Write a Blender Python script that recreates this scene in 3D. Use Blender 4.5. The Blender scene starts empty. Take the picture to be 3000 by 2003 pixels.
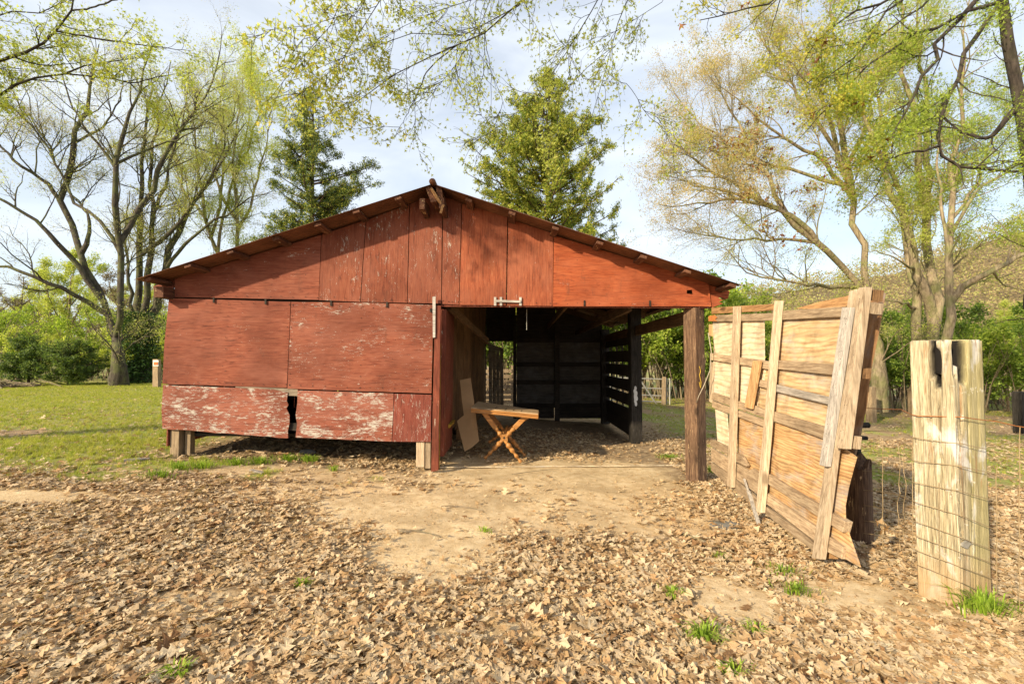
import bpy, math, random
import numpy as np
from mathutils import Matrix, Vector
random.seed(7)
RNG = np.random.default_rng(11)
SC = bpy.context.scene
COL = SC.collection

# ------------------------------------------------------------------ camera, sky, sun
FPX, CX, CY = 1333.3, 1500.0, 1001.5
CAM = np.array([0.0, 0.0, 1.55]); PITCH = math.atan(50/FPX)
FW = np.array([0, math.cos(PITCH), math.sin(PITCH)]); UP = np.array([0, -math.sin(PITCH), math.cos(PITCH)]); RT = np.array([1.0, 0, 0])
cam = bpy.data.cameras.new('camera'); co = bpy.data.objects.new('camera', cam); COL.objects.link(co)
cam.lens = 16.0; cam.sensor_width = 36.0; cam.clip_end = 900; cam.clip_start = 0.05
co.location = CAM; co.rotation_euler = (math.pi/2 + PITCH, 0, 0); SC.camera = co

SUND = np.array([1.0, 0.95, -0.64]); SUND /= np.linalg.norm(SUND)      # direction light travels
SUN_EL = math.asin(-SUND[2]); SUN_AZ = math.atan2(-SUND[0], -SUND[1])
W = bpy.data.worlds.new('World'); SC.world = W; W.use_nodes = True
nt = W.node_tree; nt.nodes.clear()
wo = nt.nodes.new('ShaderNodeOutputWorld'); bg = nt.nodes.new('ShaderNodeBackground')
sk = nt.nodes.new('ShaderNodeTexSky'); sk.sky_type = 'NISHITA'; sk.sun_disc = False
sk.sun_elevation = SUN_EL; sk.sun_rotation = SUN_AZ; sk.air_density = 1.0; sk.dust_density = 1.6; sk.ozone_density = 1.0
tc = nt.nodes.new('ShaderNodeTexCoord'); mp = nt.nodes.new('ShaderNodeMapping'); mp.inputs['Scale'].default_value = (1.2, 1.0, 3.2)
nz = nt.nodes.new('ShaderNodeTexNoise'); nz.inputs['Scale'].default_value = 2.2; nz.inputs['Detail'].default_value = 7; nz.inputs['Roughness'].default_value = .55; nz.inputs['Distortion'].default_value = .6
rp = nt.nodes.new('ShaderNodeValToRGB'); rp.color_ramp.elements[0].position = .30; rp.color_ramp.elements[0].color = (.36,)*3+(1,); rp.color_ramp.elements[1].position = .82; rp.color_ramp.elements[1].color = (.90,)*3+(1,)
mx = nt.nodes.new('ShaderNodeMixRGB'); mx.inputs[2].default_value = (6.2, 6.5, 6.8, 1)
nt.links.new(tc.outputs['Generated'], mp.inputs[0]); nt.links.new(mp.outputs[0], nz.inputs['Vector']); nt.links.new(nz.outputs['Fac'], rp.inputs[0])
nt.links.new(rp.outputs[0], mx.inputs[0]); nt.links.new(sk.outputs[0], mx.inputs[1]); nt.links.new(mx.outputs[0], bg.inputs[0]); nt.links.new(bg.outputs[0], wo.inputs[0])
bg.inputs[1].default_value = 0.105
sl = bpy.data.lights.new('sun', 'SUN'); sl.energy = 4.3; sl.angle = math.radians(1.5); sl.color = (1.0, 0.85, 0.59)
so = bpy.data.objects.new('sun', sl); COL.objects.link(so)
so.rotation_euler = Vector(SUND).to_track_quat('-Z', 'Y').to_euler(); so.location = (-20, -10, 14)
SC.view_settings.view_transform = 'Standard'; SC.view_settings.look = 'None'; SC.view_settings.gamma = 1.0; SC.view_settings.exposure = 0.93
SC.view_settings.use_curve_mapping = False
SC.cycles.max_bounces = 6; SC.cycles.diffuse_bounces = 3; SC.cycles.transmission_bounces = 3; SC.cycles.transparent_max_bounces = 8

# ------------------------------------------------------------------ pixel -> place
def ray(px, py):
    d = FW + RT*((px-CX)/FPX) + UP*(-(py-CY)/FPX)
    return d/d[1]
def P(px, py, Y): return CAM + ray(px, py)*Y
def sst(a, b, x):
    t = np.clip((x-a)/(b-a), 0, 1); return t*t*(3-2*t)
def vnoise(x, y, s, seed=0):
    x = np.asarray(x, float)/s; y = np.asarray(y, float)/s
    xi = np.floor(x).astype(np.int64); yi = np.floor(y).astype(np.int64); fx = x-xi; fy = y-yi
    fx = fx*fx*(3-2*fx); fy = fy*fy*(3-2*fy)
    def h(i, j):
        n = (i*374761393 + j*668265263 + seed*974634777) & 0xffffffff
        n = ((n ^ (n >> 13))*1274126177) & 0xffffffff
        return ((n ^ (n >> 16)) & 0xffff)/65535.0
    return (h(xi, yi)*(1-fx)+h(xi+1, yi)*fx)*(1-fy) + (h(xi, yi+1)*(1-fx)+h(xi+1, yi+1)*fx)*fy
def G(x, y):
    x = np.asarray(x, float); y = np.asarray(y, float)
    z = -0.40*np.tanh((x+1.0)/7.0)*sst(0.5, 5.5, y)
    z = z + 0.05*(vnoise(x, y, 2.3, 3)-.5) + 0.025*(vnoise(x, y, .7, 5)-.5)
    hollow = np.exp(-(((x+3.0)/2.2)**2+((y-7.0)/1.2)**2)); z = z - .06*hollow
    return z + 0.010*np.maximum(y-40, 0)*0
def gz(x, y): return float(G(x, y))
def PG(px, py):
    r = ray(px, py); Y = 4.0
    for _ in range(40):
        p = CAM + r*Y; Y2 = (gz(p[0], p[1])-CAM[2])/r[2]; Y = .5*Y+.5*min(max(Y2, .5), 200)
    return CAM + r*Y

# ------------------------------------------------------------------ object helpers
def tag(o, label=None, cat=None, group=None, kind=None):
    if label: o['label'] = label
    if cat: o['category'] = cat
    if group: o['group'] = group
    if kind: o['kind'] = kind
    return o
def empty(name, loc, label, cat, group=None):
    o = bpy.data.objects.new(name, None); COL.objects.link(o); o.location = tuple(float(v) for v in loc); o.empty_display_size = .2
    return tag(o, label, cat, group)
def rootloc(o):
    v = Vector(o.location)
    while o.parent: o = o.parent; v = Vector(o.location) if o.type == 'EMPTY' else v
    return v
def link(name, me, mat, parent=None, smooth=False):
    if mat is not None: me.materials.append(mat)
    o = bpy.data.objects.new(name, me); COL.objects.link(o)
    if smooth: me.shade_smooth()
    if parent is not None:
        o.parent = parent
        if parent.type == 'EMPTY': o.matrix_parent_inverse = Matrix.Translation(-Vector(parent.location))
    return o
def npmesh(name, V, F, mat=None, parent=None, smooth=False, attrs=None):
    """V (n,3); F (m,k) constant k"""
    V = np.asarray(V, np.float32); F = np.asarray(F, np.int32)
    me = bpy.data.meshes.new(name); me.vertices.add(len(V)); me.vertices.foreach_set('co', V.ravel())
    k = F.shape[1]; me.loops.add(F.size); me.loops.foreach_set('vertex_index', F.ravel())
    me.polygons.add(len(F)); me.polygons.foreach_set('loop_start', np.arange(0, F.size, k, dtype=np.int32)); me.polygons.foreach_set('loop_total', np.full(len(F), k, np.int32))
    me.update(calc_edges=True)
    if attrs:
        for an, av in attrs.items():
            a = me.attributes.new(an, 'FLOAT', 'POINT'); a.data.foreach_set('value', np.asarray(av, np.float32))
    return link(name, me, mat, parent, smooth)
class MB:
    def __init__(s): s.v = []; s.f = []
    def add(s, V, F):
        b = len(s.v); s.v += [tuple(map(float, v)) for v in V]; s.f += [tuple(b+i for i in f) for f in F]; return s
    def prism(s, poly, off):
        """poly: 3-D points of the front face; off: vector to the back face"""
        n = len(poly); poly = [np.asarray(p, float) for p in poly]; off = np.asarray(off, float)
        V = poly + [p+off for p in poly]
        F = [tuple(range(n)), tuple(range(2*n-1, n-1, -1))] + [(i, (i+1) % n, n+(i+1) % n, n+i)[::-1] for i in range(n)]
        return s.add(V, F)
    def beam(s, a, b, w, h, up=(0, 0, 1), seg=1, wob=0):
        a = np.asarray(a, float); b = np.asarray(b, float); t = (b-a)/np.linalg.norm(b-a); up = np.asarray(up, float)
        sd = np.cross(t, up)
        if np.linalg.norm(sd) < 1e-3: sd = np.cross(t, (1, 0, 0))
        sd /= np.linalg.norm(sd); u = np.cross(sd, t)
        V = []; F = []
        for i in range(seg+1):
            c = a+(b-a)*i/seg
            if wob and 0 < i < seg: c = c + sd*random.uniform(-wob, wob)+u*random.uniform(-wob, wob)
            V += [c-sd*w/2-u*h/2, c+sd*w/2-u*h/2, c+sd*w/2+u*h/2, c-sd*w/2+u*h/2]
        for i in range(seg):
            for k in range(4): F.append((i*4+k, i*4+(k+1) % 4, i*4+4+(k+1) % 4, i*4+4+k))
        F += [(3, 2, 1, 0), tuple(seg*4+k for k in range(4))]
        return s.add(V, F)
    def box(s, c, d, rz=0):
        c = np.asarray(c, float); R = np.array(Matrix.Rotation(rz, 3, 'Z'))
        V = [c + R@np.array([sx*d[0]/2, sy*d[1]/2, sz*d[2]/2]) for sz in (-1, 1) for sy in (-1, 1) for sx in (-1, 1)]
        return s.add(V, [(0, 2, 3, 1), (4, 5, 7, 6), (0, 1, 5, 4), (2, 6, 7, 3), (0, 4, 6, 2), (1, 3, 7, 5)])
    def tube(s, pts, rad, n=6):
        V, F = tube_arr(np.asarray(pts, float)[None], np.asarray(rad, float)[None], n)
        b = len(s.v); s.v += [tuple(map(float, v)) for v in V]; s.f += [tuple(int(b+i) for i in f) for f in F]
        m = len(pts); s.f += [tuple(b+i for i in range(n))[::-1], tuple(b+(m-1)*n+i for i in range(n))]
        return s
    def build(s, name, mat, parent=None, bevel=0, smooth=False):
        me = bpy.data.meshes.new(name); me.from_pydata(s.v, [], s.f); me.update()
        o = link(name, me, mat, parent, smooth)
        if bevel:
            m = o.modifiers.new('bevel', 'BEVEL'); m.width = bevel; m.segments = 2; m.limit_method = 'ANGLE'
        return o
def tube_arr(Pt, R, n):
    """Pt (B,K,3) R (B,K) -> verts, quads"""
    B, K, _ = Pt.shape
    T = np.gradient(Pt, axis=1); T /= (np.linalg.norm(T, axis=2, keepdims=True)+1e-9)
    ref = np.where(np.abs(T[:, :1, 2:3]) > .8, np.array([1., 0, 0]), np.array([0, 0, 1.])); ref = np.repeat(ref, K, axis=1)
    S = np.cross(T, ref); S /= (np.linalg.norm(S, axis=2, keepdims=True)+1e-9); U = np.cross(S, T)
    a = np.arange(n)*2*np.pi/n
    V = Pt[:, :, None, :] + R[:, :, None, None]*(np.cos(a)[None, None, :, None]*S[:, :, None, :]+np.sin(a)[None, None, :, None]*U[:, :, None, :])
    V = V.reshape(-1, 3)
    base = (np.arange(B)[:, None, None]*K + np.arange(K-1)[None, :, None])*n; i = np.arange(n)[None, None, :]; j = (i+1) % n
    F = np.stack([base+i, base+j, base+n+j, base+n+i], axis=-1).reshape(-1, 4)
    return V, F

# ------------------------------------------------------------------ materials
def mat_base(name, rough=.9):
    m = bpy.data.materials.new(name); m.use_nodes = True; n = m.node_tree; b = n.nodes['Principled BSDF']
    b.inputs['Roughness'].default_value = rough; b.inputs['Specular IOR Level'].default_value = .25
    return m, n, b
def N(n, t, **kw):
    x = n.nodes.new(t)
    for k, v in kw.items():
        if k in x.inputs.keys(): x.inputs[k].default_value = v
        else: setattr(x, k, v)
    return x
def ramp(n, src, stops):
    r = n.nodes.new('ShaderNodeValToRGB'); e = r.color_ramp.elements
    while len(e) < len(stops): e.new(.5)
    for i, (p, c) in enumerate(stops):
        e[i].position = p; e[i].color = (c, c, c, 1) if isinstance(c, (int, float)) else (*c, 1)
    n.links.new(src, r.inputs[0]); return r.outputs[0]
def mix(n, f, a, b, mode='MIX'):
    m = n.nodes.new('ShaderNodeMixRGB'); m.blend_type = mode
    for i, v in ((0, f), (1, a), (2, b)):
        if isinstance(v, bpy.types.NodeSocket): n.links.new(v, m.inputs[i])
        elif isinstance(v, (int, float)): m.inputs[i].default_value = v if i == 0 else (v, v, v, 1)
        else: m.inputs[i].default_value = (*v, 1)
    return m.outputs[0]
def coords(n, scale, rnd=True):
    tc = n.nodes.new('ShaderNodeTexCoord'); m = n.nodes.new('ShaderNodeMapping'); m.inputs['Scale'].default_value = scale
    if rnd:
        oi = n.nodes.new('ShaderNodeObjectInfo'); mu = n.nodes.new('ShaderNodeMath'); mu.operation = 'MULTIPLY'; mu.inputs[1].default_value = 37.0
        va = n.nodes.new('ShaderNodeVectorMath'); va.operation = 'ADD'
        n.links.new(oi.outputs['Random'], mu.inputs[0]); n.links.new(tc.outputs['Object'], va.inputs[0]); n.links.new(mu.outputs[0], va.inputs[1]); n.links.new(va.outputs[0], m.inputs[0])
    else: n.links.new(tc.outputs['Object'], m.inputs[0])
    return m.outputs[0]
def noise(n, vec, scale, detail=5, rough=.6, dist=0):
    x = N(n, 'ShaderNodeTexNoise', Scale=scale, Detail=detail, Roughness=rough, Distortion=dist); n.links.new(vec, x.inputs['Vector']); return x.outputs['Fac']
def bump(n, b, h, strength=.4, dist=.01):
    x = N(n, 'ShaderNodeBump', Strength=strength, Distance=dist); n.links.new(h, x.inputs['Height']); n.links.new(x.outputs[0], b.inputs['Normal'])
def axscale(axis, along, across):
    return tuple(along if a == axis else across for a in 'XYZ')
def wood(name, dark, mid, light, axis='Z', grain=26, stain=.5, rough=.85, vary=.25, flake=None, bumps=.5):
    m, n, b = mat_base(name, rough)
    v = coords(n, axscale(axis, .07, 1.0)); v2 = coords(n, (1, 1, 1))
    g = noise(n, v, grain*2.2, 6, .65, .8); g2 = noise(n, v, grain*7, 3, .6)
    c = ramp(n, g, [(.30, dark), (.5, mid), (.72, light)])
    fine = ramp(n, g2, [(.38, .55), (.56, 1.0)]); c = mix(n, .55, c, fine, 'MULTIPLY')
    st = ramp(n, noise(n, v2, 2.2, 5, .6), [(.35, 1-stain), (.62, 1.0)]); c = mix(n, 1.0, c, st, 'MULTIPLY')
    kn = N(n, 'ShaderNodeTexVoronoi', Scale=3.1); n.links.new(coords(n, axscale(axis, .45, 1.0)), kn.inputs['Vector'])
    c = mix(n, ramp(n, kn.outputs['Distance'], [(.06, .75), (.13, 0.0)]), c, tuple(x*.45 for x in dark))
    oi = n.nodes.new('ShaderNodeObjectInfo'); hv = N(n, 'ShaderNodeMapRange'); n.links.new(oi.outputs['Random'], hv.inputs[0]); hv.inputs[3].default_value = 1-vary; hv.inputs[4].default_value = 1+vary*.6
    c = mix(n, 1.0, c, hv.outputs[0], 'MULTIPLY')
    if flake:
        fm = ramp(n, noise(n, coords(n, axscale(axis, .2, 1.0)), 22, 6, .7), [(.62, 0), (.66, 1)]); c = mix(n, fm, c, flake)
    n.links.new(c, b.inputs['Base Color']); bump(n, b, g2, bumps, .006); return m
def redply(name, base, axis='X', flake=.5, worn=.5, flake_c=(.42, .38, .33)):
    m, n, b = mat_base(name, .82)
    v = coords(n, axscale(axis, .10, 1.0)); vm = coords(n, axscale(axis, .30, 1.0)); v2 = coords(n, (1, 1, 1))
    g = noise(n, v, 34, 7, .68, 1.2); g2 = noise(n, v, 120, 3, .6, .3)
    dk = tuple(x*.42 for x in base); lt = (min(base[0]*1.35, .9), base[1]*1.75, base[2]*1.8)
    c = ramp(n, g, [(.34, dk), (.47, base), (.66, lt)])
    big = noise(n, v2, 1.3, 4, .55, .5); c = mix(n, ramp(n, big, [(.38, .0), (.66, .7)]), c, tuple(x*.55 for x in base))
    w = ramp(n, noise(n, v, 60, 6, .75, .6), [(.57, 0), (.66, worn)]); c = mix(n, w, c, (.17, .065, .035))
    # wavy plywood figure
    wv = N(n, 'ShaderNodeTexWave', Scale=9, Distortion=9.0, Detail=3, bands_direction={'X': 'Z', 'Z': 'X'}.get(axis, 'Z')); wv.inputs['Detail Scale'].default_value = .8
    n.links.new(coords(n, axscale(axis, .22, 1.0)), wv.inputs['Vector'])
    c = mix(n, .20, c, ramp(n, wv.outputs['Fac'], [(.1, .55), (.5, 1.0)]), 'MULTIPLY')
    fd = ramp(n, noise(n, coords(n, axscale(axis, .5, 1.0)), 2.3, 7, .7, .5), [(.46, 0), (.66, .38)]); c = mix(n, fd, c, (base[0]*1.25+.03, base[1]*1.7+.02, base[2]*1.9+.02))
    dt = ramp(n, noise(n, coords(n, (1, 1, .35)), 7, 7, .75, .3), [(.58, 0), (.72, .6)]); c = mix(n, dt, c, (.09, .035, .022))
    # peeled paint
    f1 = noise(n, coords(n, axscale(axis, .20, 1.0)), 60, 10, .85, .2); f2 = noise(n, coords(n, axscale(axis, .55, 1.0)), 4.2, 6, .7, .8)
    s = N(n, 'ShaderNodeMath', operation='MULTIPLY_ADD'); n.links.new(f2, s.inputs[0]); s.inputs[1].default_value = .55; n.links.new(f1, s.inputs[2])
    th = .985-.17*flake
    fm = ramp(n, s.outputs[0], [(th, 0), (th+.02, 1)])
    fc = mix(n, g2, tuple(x*.62 for x in flake_c), tuple(min(x*1.25, .8) for x in flake_c)); c = mix(n, fm, c, fc)
    cr = N(n, 'ShaderNodeTexNoise', Scale=9, Detail=9, Roughness=.8); n.links.new(vm, cr.inputs['Vector'])
    crk = ramp(n, cr.outputs['Fac'], [(.300, 1), (.33, 0)]); c = mix(n, crk, c, (.05, .015, .01))
    # nail heads / small rust marks
    vo = N(n, 'ShaderNodeTexVoronoi', Scale=5.5); n.links.new(v2, vo.inputs['Vector']); c = mix(n, ramp(n, vo.outputs['Distance'], [(.025, .8), (.05, 0)]), c, (.05, .02, .015))
    n.links.new(c, b.inputs['Base Color'])
    hh = mix(n, .5, g2, fm); bump(n, b, hh, .45, .004); return m
def figply(name, a, bb, cc, wave=True, axis='Y', sc=10, ws=.42):
    m, n, b = mat_base(name, .75)
    c = ramp(n, noise(n, coords(n, axscale(axis, .12, 1.0)), 30, 6, .6, .6), [(.3, a), (.5, bb), (.75, cc)])
    if wave:
        wv = N(n, 'ShaderNodeTexWave', Scale=sc, Distortion=14.0, Detail=2.5, bands_direction='Z'); wv.inputs['Detail Scale'].default_value = .55
        n.links.new(coords(n, axscale(axis, .30, 1.0)), wv.inputs['Vector'])
        c = mix(n, ws, c, ramp(n, wv.outputs['Fac'], [(.05, .40), (.35, .9), (.8, 1.0)]), 'MULTIPLY')
    c = mix(n, ramp(n, noise(n, coords(n, axscale(axis, .4, 1.0)), 5, 6, .7), [(.50, 0), (.66, .55)]), c, tuple(.6*x+.08 for x in bb[:1]*3))
    st = ramp(n, noise(n, coords(n, (1, 1, 1)), 3, 5, .6, 1.0), [(.32, .62), (.55, 1.0)]); c = mix(n, 1, c, st, 'MULTIPLY')
    vo = N(n, 'ShaderNodeTexVoronoi', Scale=4.5); n.links.new(coords(n, (1, 1, 1)), vo.inputs['Vector']); c = mix(n, ramp(n, vo.outputs['Distance'], [(.03, .8), (.06, 0)]), c, (.08, .04, .02))
    n.links.new(c, b.inputs['Base Color']); bump(n, b, noise(n, coords(n, axscale(axis, .1, 1.0)), 160, 3), .25, .003); return m
def plain(name, c, rough=.7, metal=0, var=.35, sc=8):
    m, n, b = mat_base(name, rough); b.inputs['Metallic'].default_value = metal
    v = coords(n, (1, 1, 1)); x = ramp(n, noise(n, v, sc, 6, .65), [(.3, 1-var), (.7, 1.0)]); n.links.new(mix(n, 1, c, x, 'MULTIPLY'), b.inputs['Base Color'])
    bump(n, b, noise(n, v, sc*6, 4), .3, .004); return m
def leafmat(name, cols, trans=.45, rough=.6, island=True, inst=False):
    m = bpy.data.materials.new(name); m.use_nodes = True; n = m.node_tree; n.nodes.clear()
    out = n.nodes.new('ShaderNodeOutputMaterial'); d = N(n, 'ShaderNodeBsdfPrincipled', Roughness=rough); d.inputs['Specular IOR Level'].default_value = .3
    t = n.nodes.new('ShaderNodeBsdfTranslucent'); ms = N(n, 'ShaderNodeMixShader'); ms.inputs[0].default_value = trans
    if inst:
        a = N(n, 'ShaderNodeAttribute', attribute_type='INSTANCER', attribute_name='tint'); src = a.outputs['Fac']
    else:
        g = n.nodes.new('ShaderNodeNewGeometry'); src = g.outputs['Random Per Island']
    k = len(cols); c = ramp(n, src, [(i/(k-1), cc) for i, cc in enumerate(cols)])
    c2 = mix(n, 1, c, ramp(n, noise(n, coords(n, (1, 1, 1), False), 1.1 if not inst else 30, 3), [(.35, .72), (.65, 1.0)]), 'MULTIPLY')
    n.links.new(c2, d.inputs['Base Color']); n.links.new(mix(n, 1, c2, (1.1, 1.15, .7), 'MULTIPLY'), t.inputs['Color'])
    n.links.new(d.outputs[0], ms.inputs[1]); n.links.new(t.outputs[0], ms.inputs[2]); n.links.new(ms.outputs[0], out.inputs[0]); return m
def bark(name, a, bcol, moss=0.0, sc=14):
    m, n, b = mat_base(name, .95)
    v = coords(n, (1, 1, .25)); g = noise(n, v, sc, 7, .7, .5); c = ramp(n, g, [(.35, a), (.65, bcol)])
    if moss: c = mix(n, ramp(n, noise(n, coords(n, (1, 1, 1)), 2.1, 5, .6), [(.45, 0), (.6, moss)]), c, (.16, .19, .05))
    n.links.new(c, b.inputs['Base Color']); bump(n, b, g, .8, .03); return m

M = {}
RED = (.20, .052, .028)
M['red_h'] = redply('red_plywood_sheet', RED, 'X', .36, .5)
M['red_h2'] = redply('red_plywood_peeling', (.20, .053, .029), 'X', .64, .6)
M['red_low'] = redply('red_plywood_weathered', (.22, .062, .037), 'X', 1.02, .8)
M['red_v'] = redply('red_plywood_upright', (.185, .047, .024), 'Z', .62, 1.0)
M['red_v2'] = redply('red_plywood_upright_clean', (.255, .062, .027), 'Z', .34, .5)
M['red_vlow'] = redply('red_plywood_upright_worn', (.18, .04, .025), 'Z', .9, .8)
M['red_g'] = redply('orange_red_plywood', (.295, .062, .021), 'X', .30, .25)
M['red_trim'] = wood('red_painted_timber', (.07, .018, .010), (.18, .046, .026), (.25, .075, .042), 'Z', 20, .4, flake=(.36, .30, .24))
M['red_purlin'] = wood('red_brown_timber', (.06, .024, .014), (.15, .062, .036), (.26, .13, .07), 'Y', 20, .4, flake=(.46, .34, .19))
M['tin'] = plain('rusted_red_tin', (.20, .085, .045), .55, .15, .6, 3)
M['grey_v'] = wood('weathered_timber_upright', (.22, .15, .09), (.44, .33, .22), (.60, .48, .34), 'Z', 22, .25)
M['pink_v'] = wood('pale_timber_upright', (.26, .18, .11), (.50, .38, .26), (.64, .52, .38), 'Z', 16, .15)
M['silver_v'] = wood('silver_grey_timber', (.20, .17, .15), (.38, .34, .30), (.54, .48, .42), 'Z', 22, .2)
M['grey_h'] = wood('weathered_timber_flat', (.20, .13, .08), (.42, .30, .19), (.58, .45, .30), 'Y', 22, .3)
M['brown_h'] = wood('brown_timber_flat', (.17, .08, .03), (.42, .23, .10), (.55, .34, .16), 'Y', 20, .3)
M['grey_x'] = wood('grey_plank', (.12, .09, .065), (.28, .22, .16), (.42, .35, .26), 'X', 22, .3)
M['under'] = wood('under_barn_timber', (.14, .09, .055), (.32, .23, .14), (.45, .34, .22), 'Z', 22, .3)
M['creo'] = wood('dark_creosote_post', (.05, .028, .017), (.15, .085, .052), (.34, .22, .13), 'Z', 30, .4, flake=(.48, .33, .18))
M['black'] = wood('black_creosote_post', (.008, .006, .005), (.030, .025, .02), (.09, .08, .07), 'Z', 30, .4)
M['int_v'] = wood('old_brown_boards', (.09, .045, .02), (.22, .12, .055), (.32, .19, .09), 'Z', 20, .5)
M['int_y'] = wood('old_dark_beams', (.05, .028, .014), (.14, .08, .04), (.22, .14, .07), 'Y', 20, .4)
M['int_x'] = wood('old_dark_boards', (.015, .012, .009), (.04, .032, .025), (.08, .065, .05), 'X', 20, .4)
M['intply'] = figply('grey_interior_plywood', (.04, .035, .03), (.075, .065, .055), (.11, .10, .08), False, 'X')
M['cream'] = figply('cream_plywood', (.46, .34, .20), (.66, .53, .36), (.76, .64, .46), True, 'Y', 5)
M['orange'] = figply('orange_plywood', (.36, .22, .11), (.54, .37, .20), (.63, .48, .30), True, 'Y', 7)
M['orange2'] = figply('figured_orange_plywood', (.32, .17, .075), (.50, .30, .14), (.60, .42, .22), True, 'Y', 12, .6)
M['plyback'] = figply('brown_plywood_back', (.16, .08, .04), (.28, .15, .07), (.36, .21, .10), False, 'Z')
M['table'] = wood('varnished_pine', (.20, .075, .02), (.42, .19, .055), (.56, .28, .09), 'X', 14, .2, .4)
M['tabletop'] = wood('dusty_table_top', (.22, .14, .07), (.40, .27, .15), (.50, .36, .21), 'X', 18, .2, .6)
M['board'] = plain('tan_hardboard', (.36, .23, .12), .8, 0, .2, 4)
M['galv'] = plain('galvanised_metal', (.42, .40, .36), .5, .4, .3, 20)
M['wire'] = plain('rusty_fence_wire', (.38, .28, .16), .6, .3, .4, 30)
M['wirered'] = plain('orange_rusted_wire', (.42, .16, .05), .6, .2, .4, 30)
M['signw'] = plain('white_sign', (.75, .72, .68), .5, 0, .1)
M['latchw'] = wood('flaking_white_latch', (.22, .18, .15), (.46, .42, .38), (.60, .57, .52), 'X', 30, .5); M['signr'] = plain('orange_sign', (.72, .13, .03), .5, 0, .1)
M['yellow'] = plain('yellow_painted_edge', (.42, .27, .04), .7, 0, .4)
M['rope'] = plain('grey_rope', (.40, .35, .28), .9, 0, .3, 30)
M['rock'] = plain('grey_stone', (.22, .21, .19), .9, 0, .5, 10)
M['white_paint'] = plain('white_spray_paint', (.62, .62, .62), .8, 0, .2)
M['yel_paint'] = plain('yellow_spray_paint', (.70, .48, .06), .8, 0, .2)
M['bark_l'] = bark('grey_bark', (.028, .022, .017), (.105, .088, .066), .35)
M['bark_r'] = bark('tan_grey_bark', (.10, .075, .045), (.34, .27, .18), .5)
M['bark_d'] = bark('dark_bark', (.018, .014, .012), (.07, .055, .045), .1)
M['bark_c'] = bark('cedar_bark', (.04, .028, .02), (.13, .09, .06), 0)
M['bark_t'] = bark('brown_twigs', (.11, .08, .05), (.26, .20, .14), .25)

# ------------------------------------------------------------------ ground and its masks
def blob(x, y, cx, cy, rx, ry, a=0):
    c, s = math.cos(a), math.sin(a); u = ((x-cx)*c+(y-cy)*s)/rx; v = (-(x-cx)*s+(y-cy)*c)/ry
    return 1-sst(.55, 1.15, np.sqrt(u*u+v*v) + (vnoise(x, y, .6, 9)-.5)*.5 + (vnoise(x, y, .17, 10)-.5)*.25)
def m_sand(x, y):
    x = np.asarray(x, float); y = np.asarray(y, float)
    s = blob(x, y, .55, 6.3, 2.3, 1.7); s = np.maximum(s, blob(x, y, -.55, 4.9, 1.75, 1.25)); s = np.maximum(s, .80*blob(x, y, 1.0, 5.0, 1.5, .9)); s = np.maximum(s, .75*blob(x, y, -2.2, 5.15, 1.1, .5)); s = np.maximum(s, .5*blob(x, y, -.1, 3.2, .9, .5)); s = np.maximum(s, .5*blob(x, y, -2.0, 2.9, .5, .2))
    s = np.maximum(s, .95*blob(x, y, -.62, 3.75, .80, .65)); s = np.maximum(s, .95*blob(x, y, 1.52, 3.2, .30, .50, -.15)); s = np.maximum(s, blob(x, y, -5.4, 4.55, 1.6, .26, .12))
    s = np.maximum(s, .85*blob(x, y, 2.45, 3.2, .8, .45)); s = np.maximum(s, .6*blob(x, y, .9, 2.9, .35, .2)); s = np.maximum(s, .55*blob(x, y, -.25, 2.72, .45, .16)); s = np.maximum(s, .8*blob(x, y, 1.75, 4.5, .22, .25))
    s = np.maximum(s, .6*blob(x, y, -2.6, 6.0, 2.2, .45))
    return s
def m_grass(x, y):
    x = np.asarray(x, float); y = np.asarray(y, float); k = vnoise(x, y, 1.1, 21)*.6+vnoise(x, y, .35, 22)*.4
    f = sst(-4.4, -5.6, x)*sst(4.9, 6.0, y) + sst(8.5, 10.5, y)*sst(-3.6, -4.9, x)
    f = np.clip(f, 0, 1)*sst(.22, .42, k+.35*sst(8, 12, y))
    strip = blob(x, y, -3.3, 5.85, 1.7, .42)*sst(.36, .52, k); strip2 = .8*blob(x, y, -4.6, 5.9, 1.0, .8)*sst(.3, .5, k)
    r = .8*sst(3.1, 4.6, x)*sst(6.0, 7.6, y)*sst(.40, .60, k); r2 = .8*sst(12.6, 14.5, y)*sst(1.0, 2.2, x)*sst(.3, .55, k)
    front = .5*blob(x, y, 1.75, 3.55, .5, .35)*sst(.5, .65, k)
    return np.clip(np.maximum.reduce([f, strip, strip2, r, r2, front]), 0, 1)
def m_litter(x, y):
    x = np.asarray(x, float); y = np.asarray(y, float)
    l = np.clip(1-1.02*m_sand(x, y)*(.86+.28*vnoise(x, y, .28, 91)), .035*(vnoise(x, y, .4, 92) > .45)+.012, 1)**1.15; l = l*(1-(.90-.16*sst(7, 9, y))*m_grass(x, y))*(.40+.50*sst(.25, .55, vnoise(x, y, .9, 61)))
    l = l*(1-.72*sst(5.2, 5.7, y)*sst(6.7, 6.3, y)*sst(-5.2, -4.4, x)*sst(-.9, -1.6, x))
    inside = (x > -1.0) & (x < 2.6) & (y > 6.4) & (y < 12.6)
    l = np.where(inside, .75*blob(x, y, .4, 9.2, 2.3, 1.8)*(y > 7.3)+.5*blob(x, y, -.2, 7.8, .9, .8), l)
    l = l*(1-.5*sst(-3.4, -4.6, x)*sst(4.0, 5.4, y)*(y < 12))
    return np.clip(l*(1-.55*sst(9, 24, y)), 0, 1)
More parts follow.
